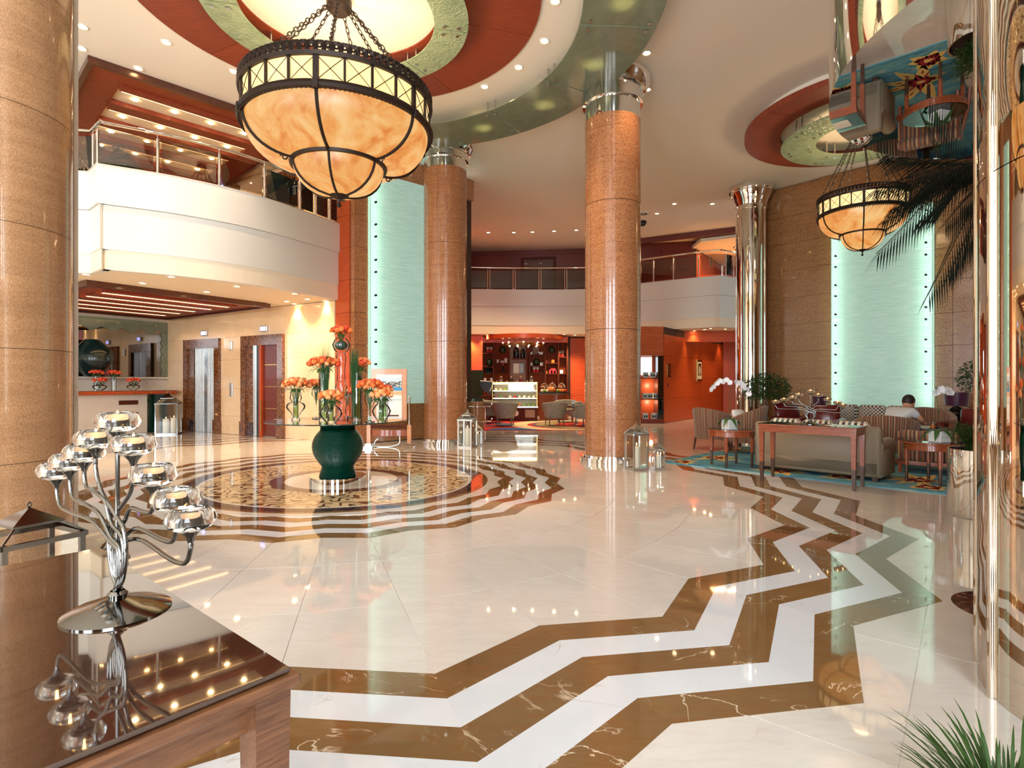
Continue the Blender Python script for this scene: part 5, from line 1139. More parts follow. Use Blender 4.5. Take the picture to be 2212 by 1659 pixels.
# ------------------------------------------------------------------ trees and other plants
def foliage(b, n, c, rx, ry, rz_, ll, lw, low=-.6):
    for _ in range(n):
        while True:
            p = Vector((random.uniform(-1, 1), random.uniform(-1, 1), random.uniform(low, 1)))
            if .35 < p.length < 1: break
        P = (c[0]+p.x*rx, c[1]+p.y*ry, c[2]+p.z*rz_); a = random.random()*6.28; e_ = random.uniform(-.7, .7); L = ll*random.uniform(.7, 1.2)
        d = Vector((cos(a)*cos(e_), sin(a)*cos(e_), sin(e_))); s_ = d.cross(Vector((0, 0, 1))).normalized()*lw; P = Vector(P); u = Vector((0, 0, lw*.4))
        b.add([tuple(P), tuple(P+d*L*.5-s_+u), tuple(P+d*L), tuple(P+d*L*.5+s_+u)], [(0, 1, 2, 3)])
def tree(label, x, y, trunk, c, rr, n, name='ficus_tree', twist=True, pot=True, ll=.06, lw=.016):
    t = thing(name, label, 'plant', (x, y, 0))
    if pot: MB().lathe([(0, .02), (.13, 0), (.17, .30), (.155, .30), (.15, .27), (0, .27)], 24).build('pot', MT['gunmetal'], t, 40)
    for s_ in ((0, pi) if twist else (0,)):
        pts = [(.035*cos(k*.9+s_)*(1 if twist else .3), .035*sin(k*.9+s_), .2+(trunk-.2)*k/8) for k in range(9)]; MB().tube(bez(pts, 24), .014, 7).build('trunk', MT['trunk'], t, 60)
    b = MB(); foliage(b, n, c, *rr, ll, lw); stuff(b.build('foliage', MT['leaf'], t)); return t
tree('bushy ficus tree with a twisted trunk in front of the slim mirrored pillar', at(1655, 10.9), 10.9, .85, (0, 0, 1.06), (.44, .44, .33), 2600)
tree('dark leafy tree mostly hidden behind the great mirrored pillar', at(2108, 9.6), 9.6, .9, (0, 0, 1.25), (.28, .28, .34), 900, twist=False)
x, y = 4.22, 5.05
t = thing('chrome_planter', 'tall chrome cylinder planter with a feathery fern beside the mirrored pillar', 'planter', (x, y, 0)); MB().lathe([(.245, 0), (.25, .01), (.25, .60), (.235, .60), (.235, .55), (0, .55)], 40).build('cylinder', MT['chrome'], t, 40); MB().cyl(0, 0, .54, .565, .233, 24).build('soil', MT['soil'], t)
b = MB()
for i in range(170):
    a = random.random()*6.28; q = random.random()*.12; L = random.uniform(.16, .34); o_ = random.uniform(.05, .22); p0 = (q*cos(a), q*sin(a), .56); p1 = ((q+o_*.6)*cos(a), (q+o_*.6)*sin(a), .56+L*.8); p2 = ((q+o_*1.2)*cos(a), (q+o_*1.2)*sin(a), .56+L*.85)
    b.tube([p0, p1, p2], [.003, .002, .001], 3, cap=False)
    for k in range(7):
        q_ = .35+.6*k/7; c_ = Vector(p0).lerp(Vector(p1), min(1, q_*1.3)); bb = random.random()*6.28; leafblade(b, tuple(c_), bb, .05, .006, .3, .6, 2)
stuff(b.build('fern_foliage', MT['grass_leaf'], t))
# palm behind the great pillar
random.seed(5)
t = thing('palm_tree', 'tall dark palm whose fronds hang down left of the great mirrored pillar', 'plant', (4.55, 4.65, 0))
MB().lathe([(0, 0), (.16, 0), (.2, .4), (.18, .4), (0, .36)], 20).build('pot', MT['gunmetal'], t, 40); MB().tube([(0, 0, .3), (-.02, .02, 1.4), (0, 0, 2.75)], [.05, .04, .035], 10).build('trunk', MT['trunk'], t, 60)
def frond(b, base, tip, sag, n, L, wd):
    P = bez([base, tuple((Vector(base)+Vector(tip))/2+Vector((0, 0, sag))), tip], 20); 
    for i in range(len(P)-1): pass
    b.tube(P, [.009*(1-.75*i/len(P)) for i in range(len(P))], 4, cap=False); m_ = len(P)
    for i in range(n):
        q = .12+.88*i/n; k = q*(m_-1); i0 = min(int(k), m_-2); c = Vector(P[i0]).lerp(Vector(P[i0+1]), k-i0); d = (Vector(P[i0+1])-Vector(P[i0])).normalized()
        for s_ in (-1, 1):
            sd = d.cross(Vector((0, 0, 1))).normalized()*s_; ll = L*(sin(pi*(.12+.82*q))**.6)*random.uniform(.85, 1.1); e_ = (d*1.0+sd*.42+Vector((0, 0, -.30-.3*q))).normalized()
            mid = c+e_*ll*.5; tip_ = c+e_*ll+Vector((0, 0, -.14*ll)); w_ = d.cross(e_).cross(e_).normalized()*wd
            b.add([tuple(c), tuple(mid-w_), tuple(tip_), tuple(mid+w_)], [(0, 1, 2, 3)])
CR = (0, 0, 2.75)
def rel(px, py, D): return (at(px, D)-4.55, D-4.65, zz(py, D))
for i, (px, py, D, sag) in enumerate(((1892, 405, 4.2, .22), (1893, 548, 3.9, .45), (2003, 640, 4.0, .55), (2050, 590, 4.5, .5), (1925, 330, 5.0, .15), (2120, 560, 4.0, .5), (1960, 370, 3.9, .2), (2230, 500, 4.4, .4), (2030, 250, 5.4, .3), (2040, 480, 4.0, .35), (1990, 470, 5.1, .35), (1910, 470, 4.4, .35), (1935, 440, 4.8, .3), (2070, 440, 3.8, .3), (2060, 380, 4.2, .2))):
    b = MB(); frond(b, CR, rel(px, py, D), sag, 60, .46, .0052); b.build('frond', MT['palm_leaf'], t)
# grass plant near the camera
t = thing('grass_plant', 'spiky green grass plant in the near right corner', 'plant', (1.20, 1.36, 0))
MB().lathe([(0, 0), (.12, 0), (.15, .10), (.135, .10), (0, .09)], 24).build('pot', MT['gunmetal'], t, 40)
for i in range(230):
    a = random.random()*6.28; L = random.uniform(.14, .38); o_ = random.uniform(.03, .25); b = MB(); P0 = Vector((.06*cos(a)*random.random(), .06*sin(a)*random.random(), .09)); n = 5; vs = []; sd = Vector((-sin(a), cos(a), 0))
    for k in range(n+1): q = k/n; c = P0+Vector((cos(a)*o_*q, sin(a)*o_*q, L*(q-.45*q*q))); w_ = .0058*(1-q)**.6+.0003; vs += [tuple(c-sd*w_), tuple(c+sd*w_)]
    b.add(vs, [(2*k, 2*k+1, 2*k+3, 2*k+2) for k in range(n)]); b.build('blade', MT['grass_leaf'], t)
def ferny(label, x, y, z, n, L, group='plants behind the balcony glass', mt='dark_leaf', up=.9):
    t = thing('balcony_plant', label, 'plant', (x, y, z), 0, group); MB().cyl(0, 0, 0, .2, .12, 16, .15).build('pot', MT['gunmetal'], t, 40); b = MB()
    for i in range(n):
        a = random.random()*6.28; frond(b, (0, 0, .2), (L*.7*cos(a), L*.7*sin(a), .2+L*up*random.uniform(.4, 1)), L*.25, 12, L*.3, .012)
    stuff(b.build('foliage', MT[mt], t)); return t
ferny('dark leafy plant behind the rail glass at the left end of the left balcony', at(195, 9.1), 9.1, 4.0, 26, .95)
ferny('low feathery plant behind the rail glass near the middle of the left balcony', at(618, 11.6), 10.9, 4.0, 20, .6, up=.5)
# ------------------------------------------------------------------ cafe
CYB = 20.25
t = thing('shelf_wall', 'dark timber shelving with open niches behind the cafe counter', 'shelving', (at(1040, 20), CYB, 0)); SW = at(1225, 20)-at(1040, 20)
def sxp(px): return at(px, 20.0)-at(1040, 20)
MB().box(0, -.02, 0, SW, 0, 2.72).build('back_board', MT['shelf_wood'], t); MB().box(sxp(1100), -.06, .6, sxp(1138), -.021, 2.6).build('centre_panel', MT['ash_panel'], t)
for px in (1040, 1066, 1100, 1138, 1144, 1178, 1206, 1225): x = sxp(px); MB().box(x-.03, -.34, 0, x+.03, -.021, 2.72).build('upright', MT['espresso'], t)
SH = []
for a, b_, ys in ((1042, 1064, (763, 792, 806)), (1070, 1098, (784, 806)), (1105, 1136, (774,)), (1146, 1176, (766, 790, 806)), (1180, 1204, (784, 807)), (1208, 1223, (771, 807))):
    for yy in ys: z = zz(yy, 20.0); MB().box(sxp(a), -.32, z-.03, sxp(b_), -.022, z).build('shelf', MT['espresso'], t)
MB().box(0, -.5, 2.6, SW, -.02, 2.8).build('cornice', MT['red_wood'], t)
t = thing('curved_canopy', 'curved red-brown timber canopy above the cafe shelving', 'canopy', (at(1132, 19.4), 20.2, 2.70)); MB().lathe([(0, 0), (1.45, 0), (1.45, .14), (0, .14)], 36, 0, 0, pi, 2*pi).build('slab', MT['red_wood'], t, 40)
def shelf_obj(kind, px, py, label, s=1.0, mt=None, grp=None):
    x, y, z = at(px, 20.0), 20.08, zz(py, 20.0)
    if kind == 'ball': t = thing('topiary_ball', label, 'ornament', (x, y, z), 0, grp or 'green balls on the cafe shelves'); b = MB(); b.ell(0, 0, .13*s, .12*s, .12*s, .13*s, 16, 10); b.build('ball', MT['dark_leaf'], t, 80)
    elif kind == 'box': t = thing('gift_box', label, 'box', (x, y, z), 0, grp or 'boxes on the cafe shelves'); MB().box(-.07*s, -.06, 0, .07*s, .06, .15*s).build('box', MT[mt], t); MB().box(-.072*s, -.062, .12*s, .072*s, .062, .16*s).build('lid', MT[mt], t)
    elif kind == 'urn': t = thing('coffee_urn', label, 'canister', (x, y, z), 0, 'black canisters'); MB().lathe([(0, 0), (.09*s, 0), (.10*s, .04), (.10*s, .34*s), (.06*s, .40*s), (.02, .42*s), (.02, .46*s), (0, .47*s)], 20).build('body', MT['bottle_dark'], t, 40); MB().lathe([(.102*s, .30*s), (.102*s, .315*s)], 20).build('band', MT['chrome'], t)
    elif kind == 'bottle': t = thing('bottle', label, 'bottle', (x, y, z), 0, grp or 'bottles on the cafe shelves'); MB().lathe([(0, 0), (.035, 0), (.035, .16*s), (.012, .21*s), (.012, .27*s), (0, .27*s)], 12).build('body', MT[mt or 'bottle_dark'], t, 40); MB().cyl(0, 0, .24*s, .28*s, .015, 8).build('cap', MT['brass'], t)
    elif kind == 'cup': t = thing('white_cup', label, 'cup', (x, y, z), 0, grp or 'white cups on the cafe shelves'); MB().lathe([(0, 0), (.035*s, 0), (.05*s, .11*s), (.045*s, .11*s), (.03*s, .01)], 14).build('body', MT['pot_white'], t, 40); MB().cyl(0, 0, .105*s, .12*s, .05*s, 12).build('lid', MT['paper'], t)
    elif kind == 'plush':
        t = thing('plush_pair', label, 'soft toy', (x, y, z), 0, 'red and white soft toys')
        for q in (-.06, .06): MB().ell(q, 0, .07, .06, .05, .07, 10, 8).build('body', MT['red_plush'], t, 80); MB().ell(q, -.01, .17, .05, .05, .05, 10, 8).build('head', MT['paper'], t, 80)
        for q in (-.1, -.02, .02, .1): MB().ell(q, 0, .215, .018, .012, .018, 8, 6).build('ear', MT['paper'], t, 80)
    return t
for px, py, lb in ((1086, 763, 'dark green ball in the top niche, second from the left'), (1057, 791, 'dark green ball on the leftmost middle shelf'), (1159, 790, 'dark green ball on the middle shelf right of the grey panel'), (1192, 763, 'dark green ball in the top niche, right of the boxes')): shelf_obj('ball', px, py, lb)
shelf_obj('urn', 1115, 774, 'taller black canister on the grey panel shelf'); shelf_obj('urn', 1129, 774, 'shorter black canister on the grey panel shelf', .8)
shelf_obj('plush', 1057, 763, 'red and white soft toys in the top left niche'); shelf_obj('plush', 1158, 806, 'red and white soft toys on the lower shelf right of the grey panel'); shelf_obj('plush', 1212, 772, 'red and white soft toys in the top right niche')
shelf_obj('box', 1157, 766, 'large brown gift box in the top niche right of the grey panel', 1.7, 'box_brown')
for px, py, lb, mt, s_ in ((1147, 766, 'tiny white box left of the brown gift box', 'paper', .6), (1164, 766, 'tiny white box just right of the brown gift box', 'paper', .6), (1170, 766, 'second tiny white box right of the brown gift box', 'paper', .6), (1147, 790, 'white box left of the green ball', 'paper', .7), (1170, 790, 'white box right of the green ball', 'paper', .7), (1180, 784, 'small red box on the right shelf', 'fruit_red', .6), (1195, 784, 'small orange box on the right shelf', 'box_orange', .7),
                      (1180, 807, 'small yellow box on the lower right shelf', 'box_orange', .6), (1190, 807, 'pink box on the lower right shelf', 'box_pink', .9), (1195, 807, 'tall pink box on the lower right shelf', 'box_pink', 1.2), (1200, 807, 'small pink box at the end of the lower right shelf', 'box_pink', .8), (1213, 807, 'cream box at the far right of the lower shelf', 'paper', .8), (1215, 764, 'grey gift box above the right soft toys', 'box_brown', .8)): shelf_obj('box', px, py, lb, s_, mt)
for px, lb in ((1075, 'leftmost white cup on the second shelf'), (1083, 'second white cup from the left'), (1087, 'third white cup from the left')): shelf_obj('cup', px, 784, lb, .7 if px > 1080 else 1)
shelf_obj('cup', 1093, 784, 'largest white cup at the right of the second shelf', 1.4)
for i, px in enumerate((1051, 1055, 1059, 1064)): shelf_obj('bottle', px, 806, ('leftmost', 'second', 'third', 'rightmost')[i]+' dark bottle on the low left shelf', 1, 'bottle_green' if i < 2 else 'bottle_dark')
shelf_obj('bottle', 1087, 806, 'single tall dark bottle on the second low shelf', 1.2)
t = thing('menu_board', 'small white and black menu board on the grey panel', 'sign', (at(1120, 20), 20.18, zz(806, 20))); MB().box(-.18, -.02, 0, .03, 0, .35).build('white_sheet', MT['paper'], t); MB().box(.04, -.02, 0, .19, 0, .35).build('black_sheet', MT['black'], t)
for k in range(8): MB().box(.055, -.024, .03+.04*k, .175, -.02, .045+.04*k).build('text_line', MT['paper'], t)
# glass door and left side
t = thing('dark_glass_screen', 'dark green glass screen left of the cafe shelving', 'screen', (at(1008, 19.5), 19.5, 0)); MB().box(-.1, 0, 0, at(1044, 19.5)-at(1008, 19.5), .03, zz(800, 19.5)).build('pane', MT['dark_glass_green'], t); MB().box(at(1024, 19.5)-at(1008, 19.5), -.02, 0, at(1044, 19.5)-at(1008, 19.5), 0, zz(800, 19.5)).build('pane', MT['dark_glass_green'], t)
t = thing('bulkhead', 'orange-red timber bulkhead over the dark glass screen', 'wall panel', (at(1004, 19.5), 19.55, zz(800, 19.5))); MB().box(-.1, 0, .005, at(1042, 19.5)-at(1004, 19.5), .1, 2.83-zz(800, 19.5)).build('board', MT['red_wood'], t)
t = thing('coffee_machine', 'round-backed black and white coffee machine left of the cake display', 'coffee machine', (at(1053, 17.9), 17.95, 0)); MB().box(-.22, -.2, 0, .2, .25, .78).build('cabinet', MT['espresso'], t)
b = MB(); P = [(.22, 0)]+[(.22-.45*sin(R(a)), .36*(1-cos(R(a)))) for a in range(0, 95, 12)]+[(-.23, .42), (.22, .42)]; b.add([(x, -.15, .82+z) for x, z in P]+[(x, .15, .82+z) for x, z in P], [tuple(range(len(P)))[::-1], tuple(range(len(P), 2*len(P)))]+[(i, (i+1) % len(P), (i+1) % len(P)+len(P), i+len(P)) for i in range(len(P))]); b.build('curved_body', MT['dark_metal'], t)
MB().tube([(-.23, -.16, 1.25), (.20, -.16, 1.22), (.08, -.16, .92)], .014, 6).build('white_handle', MT['paper'], t)
for q in (-.08, .12): MB().cyl(q, 0, 1.24, 1.34, .04, 12).build('cup', MT['paper'], t)
# cake display
DX0, DX1 = at(1064, 17.6), at(1160, 17.6); DW = DX1-DX0
t = thing('cake_display', 'lit glass cake display case on a dark base in the cafe', 'display case', (DX0, 17.3, 0))
MB().box(0, 0, .0, DW, .6, .42).build('base', MT['espresso'], t); MB().box(-.02, -.02, .42, DW+.02, .62, .46).build('ledge', MT['brushed'], t)
MB().box(DW-.38, -.012, .12, DW-.08, -.001, .36).build('grille', MT['ash_panel'], t); MB().at(DW*.52, -.001, .25, 0, pi/2).cyl(0, 0, 0, .008, .09, 16).build('emblem_disc', MT['paper'], t)
for z in (.70, .93): MB().box(.02, .03, z-.006, DW-.02, .57, z+.006).build('glass_shelf', MT['pane_glass'], t); MB().box(.03, .03, z+.0, DW-.03, .05, z+.02).build('light_strip', MT['case_light'], t)
MB().box(0, 0, 1.17, DW, .6, 1.21).build('top', MT['brass'], t); MB().box(.03, .02, 1.145, DW-.03, .06, 1.169).build('light_strip', MT['case_light'], t); MB().box(.0, .58, .46, DW, .6, 1.17).build('back_glass', MT['brass_glass'], t) if 'brass_glass' in MT else MB().box(.0, .58, .46, DW, .6, 1.17).build('back_panel', MT['cream_paint'], t)
for x in (0, DW-.02): MB().box(x, 0, .46, x+.02, .02, 1.17).build('corner_post', MT['brass'], t)
MB().quad((0, -.001, .46), (DW, -.001, .46), (DW, -.001, 1.17), (0, -.001, 1.17)).build('front_glass', MT['showcase_glass'], t)
random.seed(8)
for r_, z in enumerate((.465, .706, .936)):
    for i in range(9):
        x = .1+(DW-.2)*i/8; mt = random.choice(['cake_cream', 'cake_choc', 'fruit_orange', 'cake_cream', 'fruit_green', 'fruit_red']) if r_ else random.choice(['fruit_green', 'cake_cream', 'fruit_orange'])
        tt = thing('cake', ('bottom', 'middle', 'top')[r_]+' shelf cake in the lit display case, '+('first', 'second', 'third', 'fourth', 'fifth', 'sixth', 'seventh', 'eighth', 'ninth')[i]+' from the left', 'cake', (DX0+x, 17.3+.25+.1*(i % 2), z), 0, 'cakes in the display case'); MB().cyl(0, 0, 0, .012, .065, 14).build('plate', MT['paper'], tt, 40); MB().lathe([(0, .012), (.05, .012), (.052, .06), (.03, .085), (0, .09)], 14).build('cake_body', MT[mt], tt, 50)
for i, px in enumerate((1082, 1104, 1126, 1148)):
    tt = thing('glass_jar', ('leftmost', 'second', 'third', 'rightmost')[i]+' lidded glass jar on top of the cake display', 'jar', (at(px, 17.5), 17.55, 1.21), 0, 'jars on the display case'); MB().lathe([(.045, 0), (.065, .04), (.065, .10), (.04, .14)], 16).build('jar_body', MT['vase_glass'], tt, 60); MB().lathe([(.045, .14), (.03, .17), (.008, .18), (.01, .2), (0, .21)], 16).build('lid', MT['chrome'], tt, 60); MB().cyl(0, 0, .004, .09, .055, 14).build('sweets', MT[('cake_cream', 'cake_choc', 'box_pink', 'cake_cream')[i]], tt, 40); MB().cyl(-.13, 0, 0, .05, .02, 10).build('tag_holder', MT['paper'], tt, 40)
# counter with fruit
CX0, CX1 = at(1165, 17.8), at(1232, 17.8)
t = thing('cafe_counter', 'curved cherry cafe counter with a dark top right of the cake display', 'counter', (CX0, 17.8, 0))
pl = [(0, -.1)]+[((CX1-CX0)*sin(R(a)), .6-.7*cos(R(a))) for a in range(20, 91, 10)]+[(CX1-CX0, .9), (0, .9)]
MB().prism(pl, 0, .83).build('front', MT['cherry'], t, 40); MB().prism([(x*1.06, y-.06) for x, y in pl], .84, .88).build('worktop', MT['black'], t); MB().prism([(x*1.0, y-.02) for x, y in pl], .83, .84).build('underglow', MT['paper'], t)
for i, px in enumerate((1176, 1193, 1213)):
    tt = thing('cloche', ('left', 'middle', 'right')[i]+' glass cloche over cakes on the cafe counter', 'cloche', (at(px, 18.3), 18.3, .88+.16), 0, 'glass cloches'); MB().cyl(0, 0, -.16, -.15, .08, 14).build('stand_foot', MT['chrome'], tt); MB().cyl(0, 0, -.16, 0, .015, 8).build('stand_stem', MT['chrome'], tt); MB().cyl(0, 0, 0, .01, .13, 18).build('plate', MT['paper'], tt)
    MB().lathe([(.12*cos(R(a)), .012+.13*sin(R(a))) for a in range(0, 91, 15)], 18).build('dome', MT['vase_glass'], tt, 60); MB().ell(0, 0, .16, .012, .012, .015, 8, 6).build('knob', MT['chrome'], tt)
    for k in range(5): MB().ell(.06*cos(k*1.26), .06*sin(k*1.26), .035, .03, .03, .03, 8, 6).build('bun', MT[('cake_choc', 'fruit_orange')[k % 2]], tt, 80)
for i in range(10):
    px = 1171+i*5.6; mt = ('cake_cream', 'fruit_green', 'cake_cream', 'fruit_orange', 'fruit_orange', 'fruit_red', 'fruit_green', 'box_orange', 'fruit_orange', 'fruit_red')[i]
    tt = thing('fruit', ('first', 'second', 'third', 'fourth', 'fifth', 'sixth', 'seventh', 'eighth', 'ninth', 'last')[i]+' piece of fruit from the left along the cafe counter edge', 'fruit', (at(px, 17.95), 17.98+.03*(i % 2), .88), 0, 'fruit on the cafe counter'); r_ = .085 if i in (3, 4) else .055; MB().ell(0, 0, r_, r_, r_, r_, 12, 8).build('flesh', MT[mt], tt, 80); MB().cyl(0, 0, r_*1.95, r_*2.2, .005, 5).build('stalk', MT['trunk'], tt)
# cafe chandelier
t = thing('ring_chandelier', 'flat brass ring chandelier with many small bulbs in the cafe', 'chandelier', (at(1130, 19.75), 19.75, 2.52), 0, None, (1.22, 1.0, .70))
for r_, z in ((.62, 0), (.62, .05), (.45, .12), (.42, -.04)): MB().tube([(r_*cos(2*pi*k/40), r_*sin(2*pi*k/40), z) for k in range(40)], .012, 6, closed=True).build('brass_ring', MT['brass'], t, 60)
for k in range(16): a = 2*pi*k/16; r_ = .42 if k % 2 else .58; MB().ell(r_*cos(a), r_*sin(a), -.06 if k % 2 else .09, .025, .025, .03, 10, 8).build('bulb', MT['bulb_glow'], t, 80)
for k in range(4): a = pi/4+pi/2*k; MB().tube([(.45*cos(a), .45*sin(a), .1), (0, 0, .44)], .006, 5).build('hanger', MT['brass'], t)
MB().cyl(0, 0, .42, .466, .08, 16).build('ceiling_rose', MT['brass'], t)
# tub chairs and tables in the cafe, carpet
t = thing('cafe_carpet', 'swirled red, cream, olive and blue cafe carpet', 'carpet', (at(1150, 15.8), 15.6, 0))
def sect(nm, x, y, r0, r1, mt, z, a0=0, a1=2*pi):
    b = MB(); N = 40; vs = []; fs = []
    for i in range(N+1):
        a = a0+(a1-a0)*i/N
        for r in (r0, r1): px_, py_ = x+r*cos(a), y+r*sin(a); vs.append((max(-1.6, min(2.5, px_)), max(-1.55, min(2.0, py_)), z))
    fs = [(2*i, 2*i+1, 2*i+3, 2*i+2) for i in range(N)]; return b.add(vs, fs).build(nm, MT[mt], t)
MB().box(-1.6, -1.55, 0, 2.5, 2.0, .008).build('ground', MT['carpet_scarlet'], t)
sect('blue_patch', -.55, -1.45, 0, .62, 'carpet_royal', .0086); sect('cream_swirl', 1.35, .2, 1.5, 2.0, 'carpet_cream', .009); sect('olive_swirl', 1.6, .3, .95, 1.5, 'carpet_olive', .0092); sect('slate_line', 1.5, .25, 1.42, 1.5, 'carpet_slate', .0096); sect('red_swirl', 1.9, 0, .7, .98, 'carpet_scarlet', .0098); sect('slate_swirl', 2.1, -.1, 0, .75, 'carpet_slate', .010); sect('blue_swirl', -1.2, .3, .3, .7, 'carpet_slate', .0094)
def cafechair(label, px, D, rz, s=1): return tub(label, at(px, D), D, rz, .30*s, .68*s, .60*s, 'tweed cafe tub chairs', 'tweed', .22*s, 'trunk', flare=.03, name='cafe_chair', sh=.38*s)
cafechair('grey tweed tub chair with its back to the camera in front of the cake display', 1091, 15.5, R(-8))
cafechair('grey tweed tub chair with its back to the camera in front of the counter', 1198, 15.6, R(10))
cafechair('grey tweed tub chair turned sideways behind the left one', 1066, 16.7, R(-100))
cafechair('grey tweed tub chair facing the camera beyond the cafe table', 1222, 16.9, R(170)); cafechair('grey tweed tub chair half hidden behind the middle pillar', 1266, 15.3, R(50))
for nm_, px, D in (('small dark round cafe table right of the right tub chair', 1246, 15.9), ('small dark round cafe table left of the cake display', 1048, 16.2)):
    t = thing('cafe_table', nm_, 'table', (at(px, D), D, 0), 0, 'round cafe tables'); MB().cyl(0, 0, .50, .525, .30, 28).build('top', MT['espresso'], t, 40); MB().cyl(0, 0, .0, .5, .03, 12).build('stem', MT['chrome'], t, 40); MB().lathe([(0, .02), (.05, .02), (.2, .005), (.2, 0)], 24).build('foot', MT['chrome'], t, 40)
t = thing('menu_card', 'upright white and blue menu card on the right cafe table', 'menu', (at(1238, 15.85), 15.8, .525)); MB().at(0, 0, 0, 0, R(8)).box(-.05, 0, 0, .05, .004, .19).build('card', MT['paper'], t); MB().at(0, -.001, 0, 0, R(8)).box(-.04, -.001, .02, .04, .0, .06).build('blue_print', MT['carpet_slate'], t)
t = thing('tent_card', 'folded white tent card on the right cafe table', 'card', (at(1252, 15.9), 15.95, .525)); MB().at(0, 0, 0, .4, R(20)).box(-.07, 0, 0, .07, .004, .15).build('card', MT['paper'], t); MB().at(0, -.002, 0, .4, R(20)).box(-.05, -.002, .04, .05, 0, .10).build('dark_print', MT['dark_metal'], t)
# timber bar post with chrome hoops
x, y = at(1031, 12.6), 12.6
t = thing('hooped_post', 'short timber post with chrome hoops right of the farther pillar', 'post', (x, y, 0)); MB().cyl(0, 0, 0, .78, .15, 28).build('shaft', MT['lacewood'], t, 40); MB().lathe([(0, .84), (.13, .84), (.15, .78)], 28).build('cap', MT['dark_glass_green'], t, 40)
for z in (.66, .33): MB().tube([(.185*cos(2*pi*k/28), .185*sin(2*pi*k/28), z) for k in range(28)], .014, 8, closed=True).build('hoop', MT['chrome'], t, 60)
for z in (.66, .33): MB().tube([(.18, 0, z), (.30, .02, z), (.33, .02, z+.07)], .012, 6).build('hook', MT['chrome'], t, 60)
# showcase in the red corridor
X0 = at(1372, 16.5)
t = thing('showcase', 'lit red-lined glass showcase with white boxes beside the middle pillar', 'display case', (X0, 16.5, 0)); W_ = at(1433, 16.5)-X0
MB().box(0, .5, 0, W_, .55, 2.84).build('back_board', MT['red_wood'], t); MB().box(-.02, 0, 1.98, W_, .5, 2.84).build('upper_panel', MT['cherry'], t); MB().box(-.02, -.02, 0, W_, .5, .12).build('plinth', MT['deep_red_wood'], t)
MB().box(W_-.16, 0, .12, W_, .5, 1.98).build('side_wall', MT['dark_mirror'], t); MB().box(-.02, 0, .12, .05, .5, 1.98).build('side_wall', MT['deep_red_wood'], t)
for z in (1.32, .70): MB().box(.05, .03, z-.01, W_-.16, .5, z+.01).build('glass_shelf', MT['pane_glass'], t)
MB().quad((.05, .001, .12), (W_-.16, .001, .12), (W_-.16, .001, 1.98), (.05, .001, 1.98)).build('front_glass', MT['showcase_glass'], t); MB().box(.12, .47, 1.42, W_-.22, .49, 1.96).build('lit_picture', MT['screen_white'], t)
for i, (px, z, s_) in enumerate(((1395, 1.33, 1), (1410, 1.33, 1.1), (1393, .71, .9), (1404, .71, 1.1), (1416, .71, 1), (1394, .12, 1.1), (1412, .12, 1.0))):
    tt = thing('white_box', ('left box on the top', 'right box on the top', 'left box on the middle', 'central box on the middle', 'right box on the middle', 'left box on the bottom', 'right box on the bottom')[i]+' shelf of the red showcase, white', 'box', (at(px, 16.7), 16.72, z+.01 if i < 5 else .121), 0, 'white boxes in the showcase'); MB().box(-.07*s_, -.05, 0, .07*s_, .05, .16).build('carton', MT['paper'], tt); MB().box(-.05*s_, -.052, .04, -.01*s_, -.05, .10).build('print', MT['dark_metal'], tt); MB().box(.01*s_, -.052, .04, .05*s_, -.05, .10).build('print', MT['dark_metal'], tt)
for z in (1.0, .5):
    l = bpy.data.lights.new('showcase_lamp', 'POINT'); l.energy = 4; l.color = (1, .7, .4); l.shadow_soft_size = .05; o = bpy.data.objects.new('showcase_lamp', l); COL.objects.link(o); o.location = (X0+W_-.3, 16.75, z+.1)
# framed picture and plaque on the red wall
KA = atan2(K1[1]-K0[1], K1[0]-K0[0]); kd = (cos(KA), sin(KA)); kn = (sin(KA), -cos(KA))
def kpt(px, off, z): k = (px-HX)/F; s_ = (k*K0[1]-K0[0])/(kd[0]-k*kd[1]); return (K0[0]+kd[0]*s_+kn[0]*off, K0[1]+kd[1]*s_+kn[1]*off, z)
t = thing('framed_picture', 'small gilt-framed picture with a pale shape on the red wall', 'picture', kpt(1508, .022, 1.60), KA); w2, h2 = .27, .36
MB().box(-w2, -.03, -h2, w2, 0, h2, .01).build('frame', MT['brass'], t); MB().box(-w2+.06, -.034, -h2+.07, w2-.06, -.03, h2-.07).build('mount', MT['cake_cream'], t); MB().box(-.15, -.036, -.17, .15, -.034, .24).build('canvas', MT['espresso'], t); MB().at(0, -.037, 0, 0, pi/2).ell(0, 0, 0, .07, .16, .002, 14, 6).build('pale_shape', MT['cake_cream'], t)
t = thing('notice_plaque', 'small rectangular notice plaque near the showcase', 'sign', kpt(1443, .022, 1.56), KA); MB().box(-.12, -.02, -.2, .12, 0, .2, .004).build('plate', MT['brass'], t)
for k in range(6): MB().box(-.09, -.022, -.15+.055*k, .09, -.02, -.125+.055*k).build('text_line', MT['cherry'], t)
t = thing('wall_switch', 'tiny wall fitting below the notice plaque', 'switch', kpt(1441, .022, 1.12), KA); MB().box(-.03, -.015, -.05, .03, 0, .05).build('plate', MT['deep_red_wood'], t)
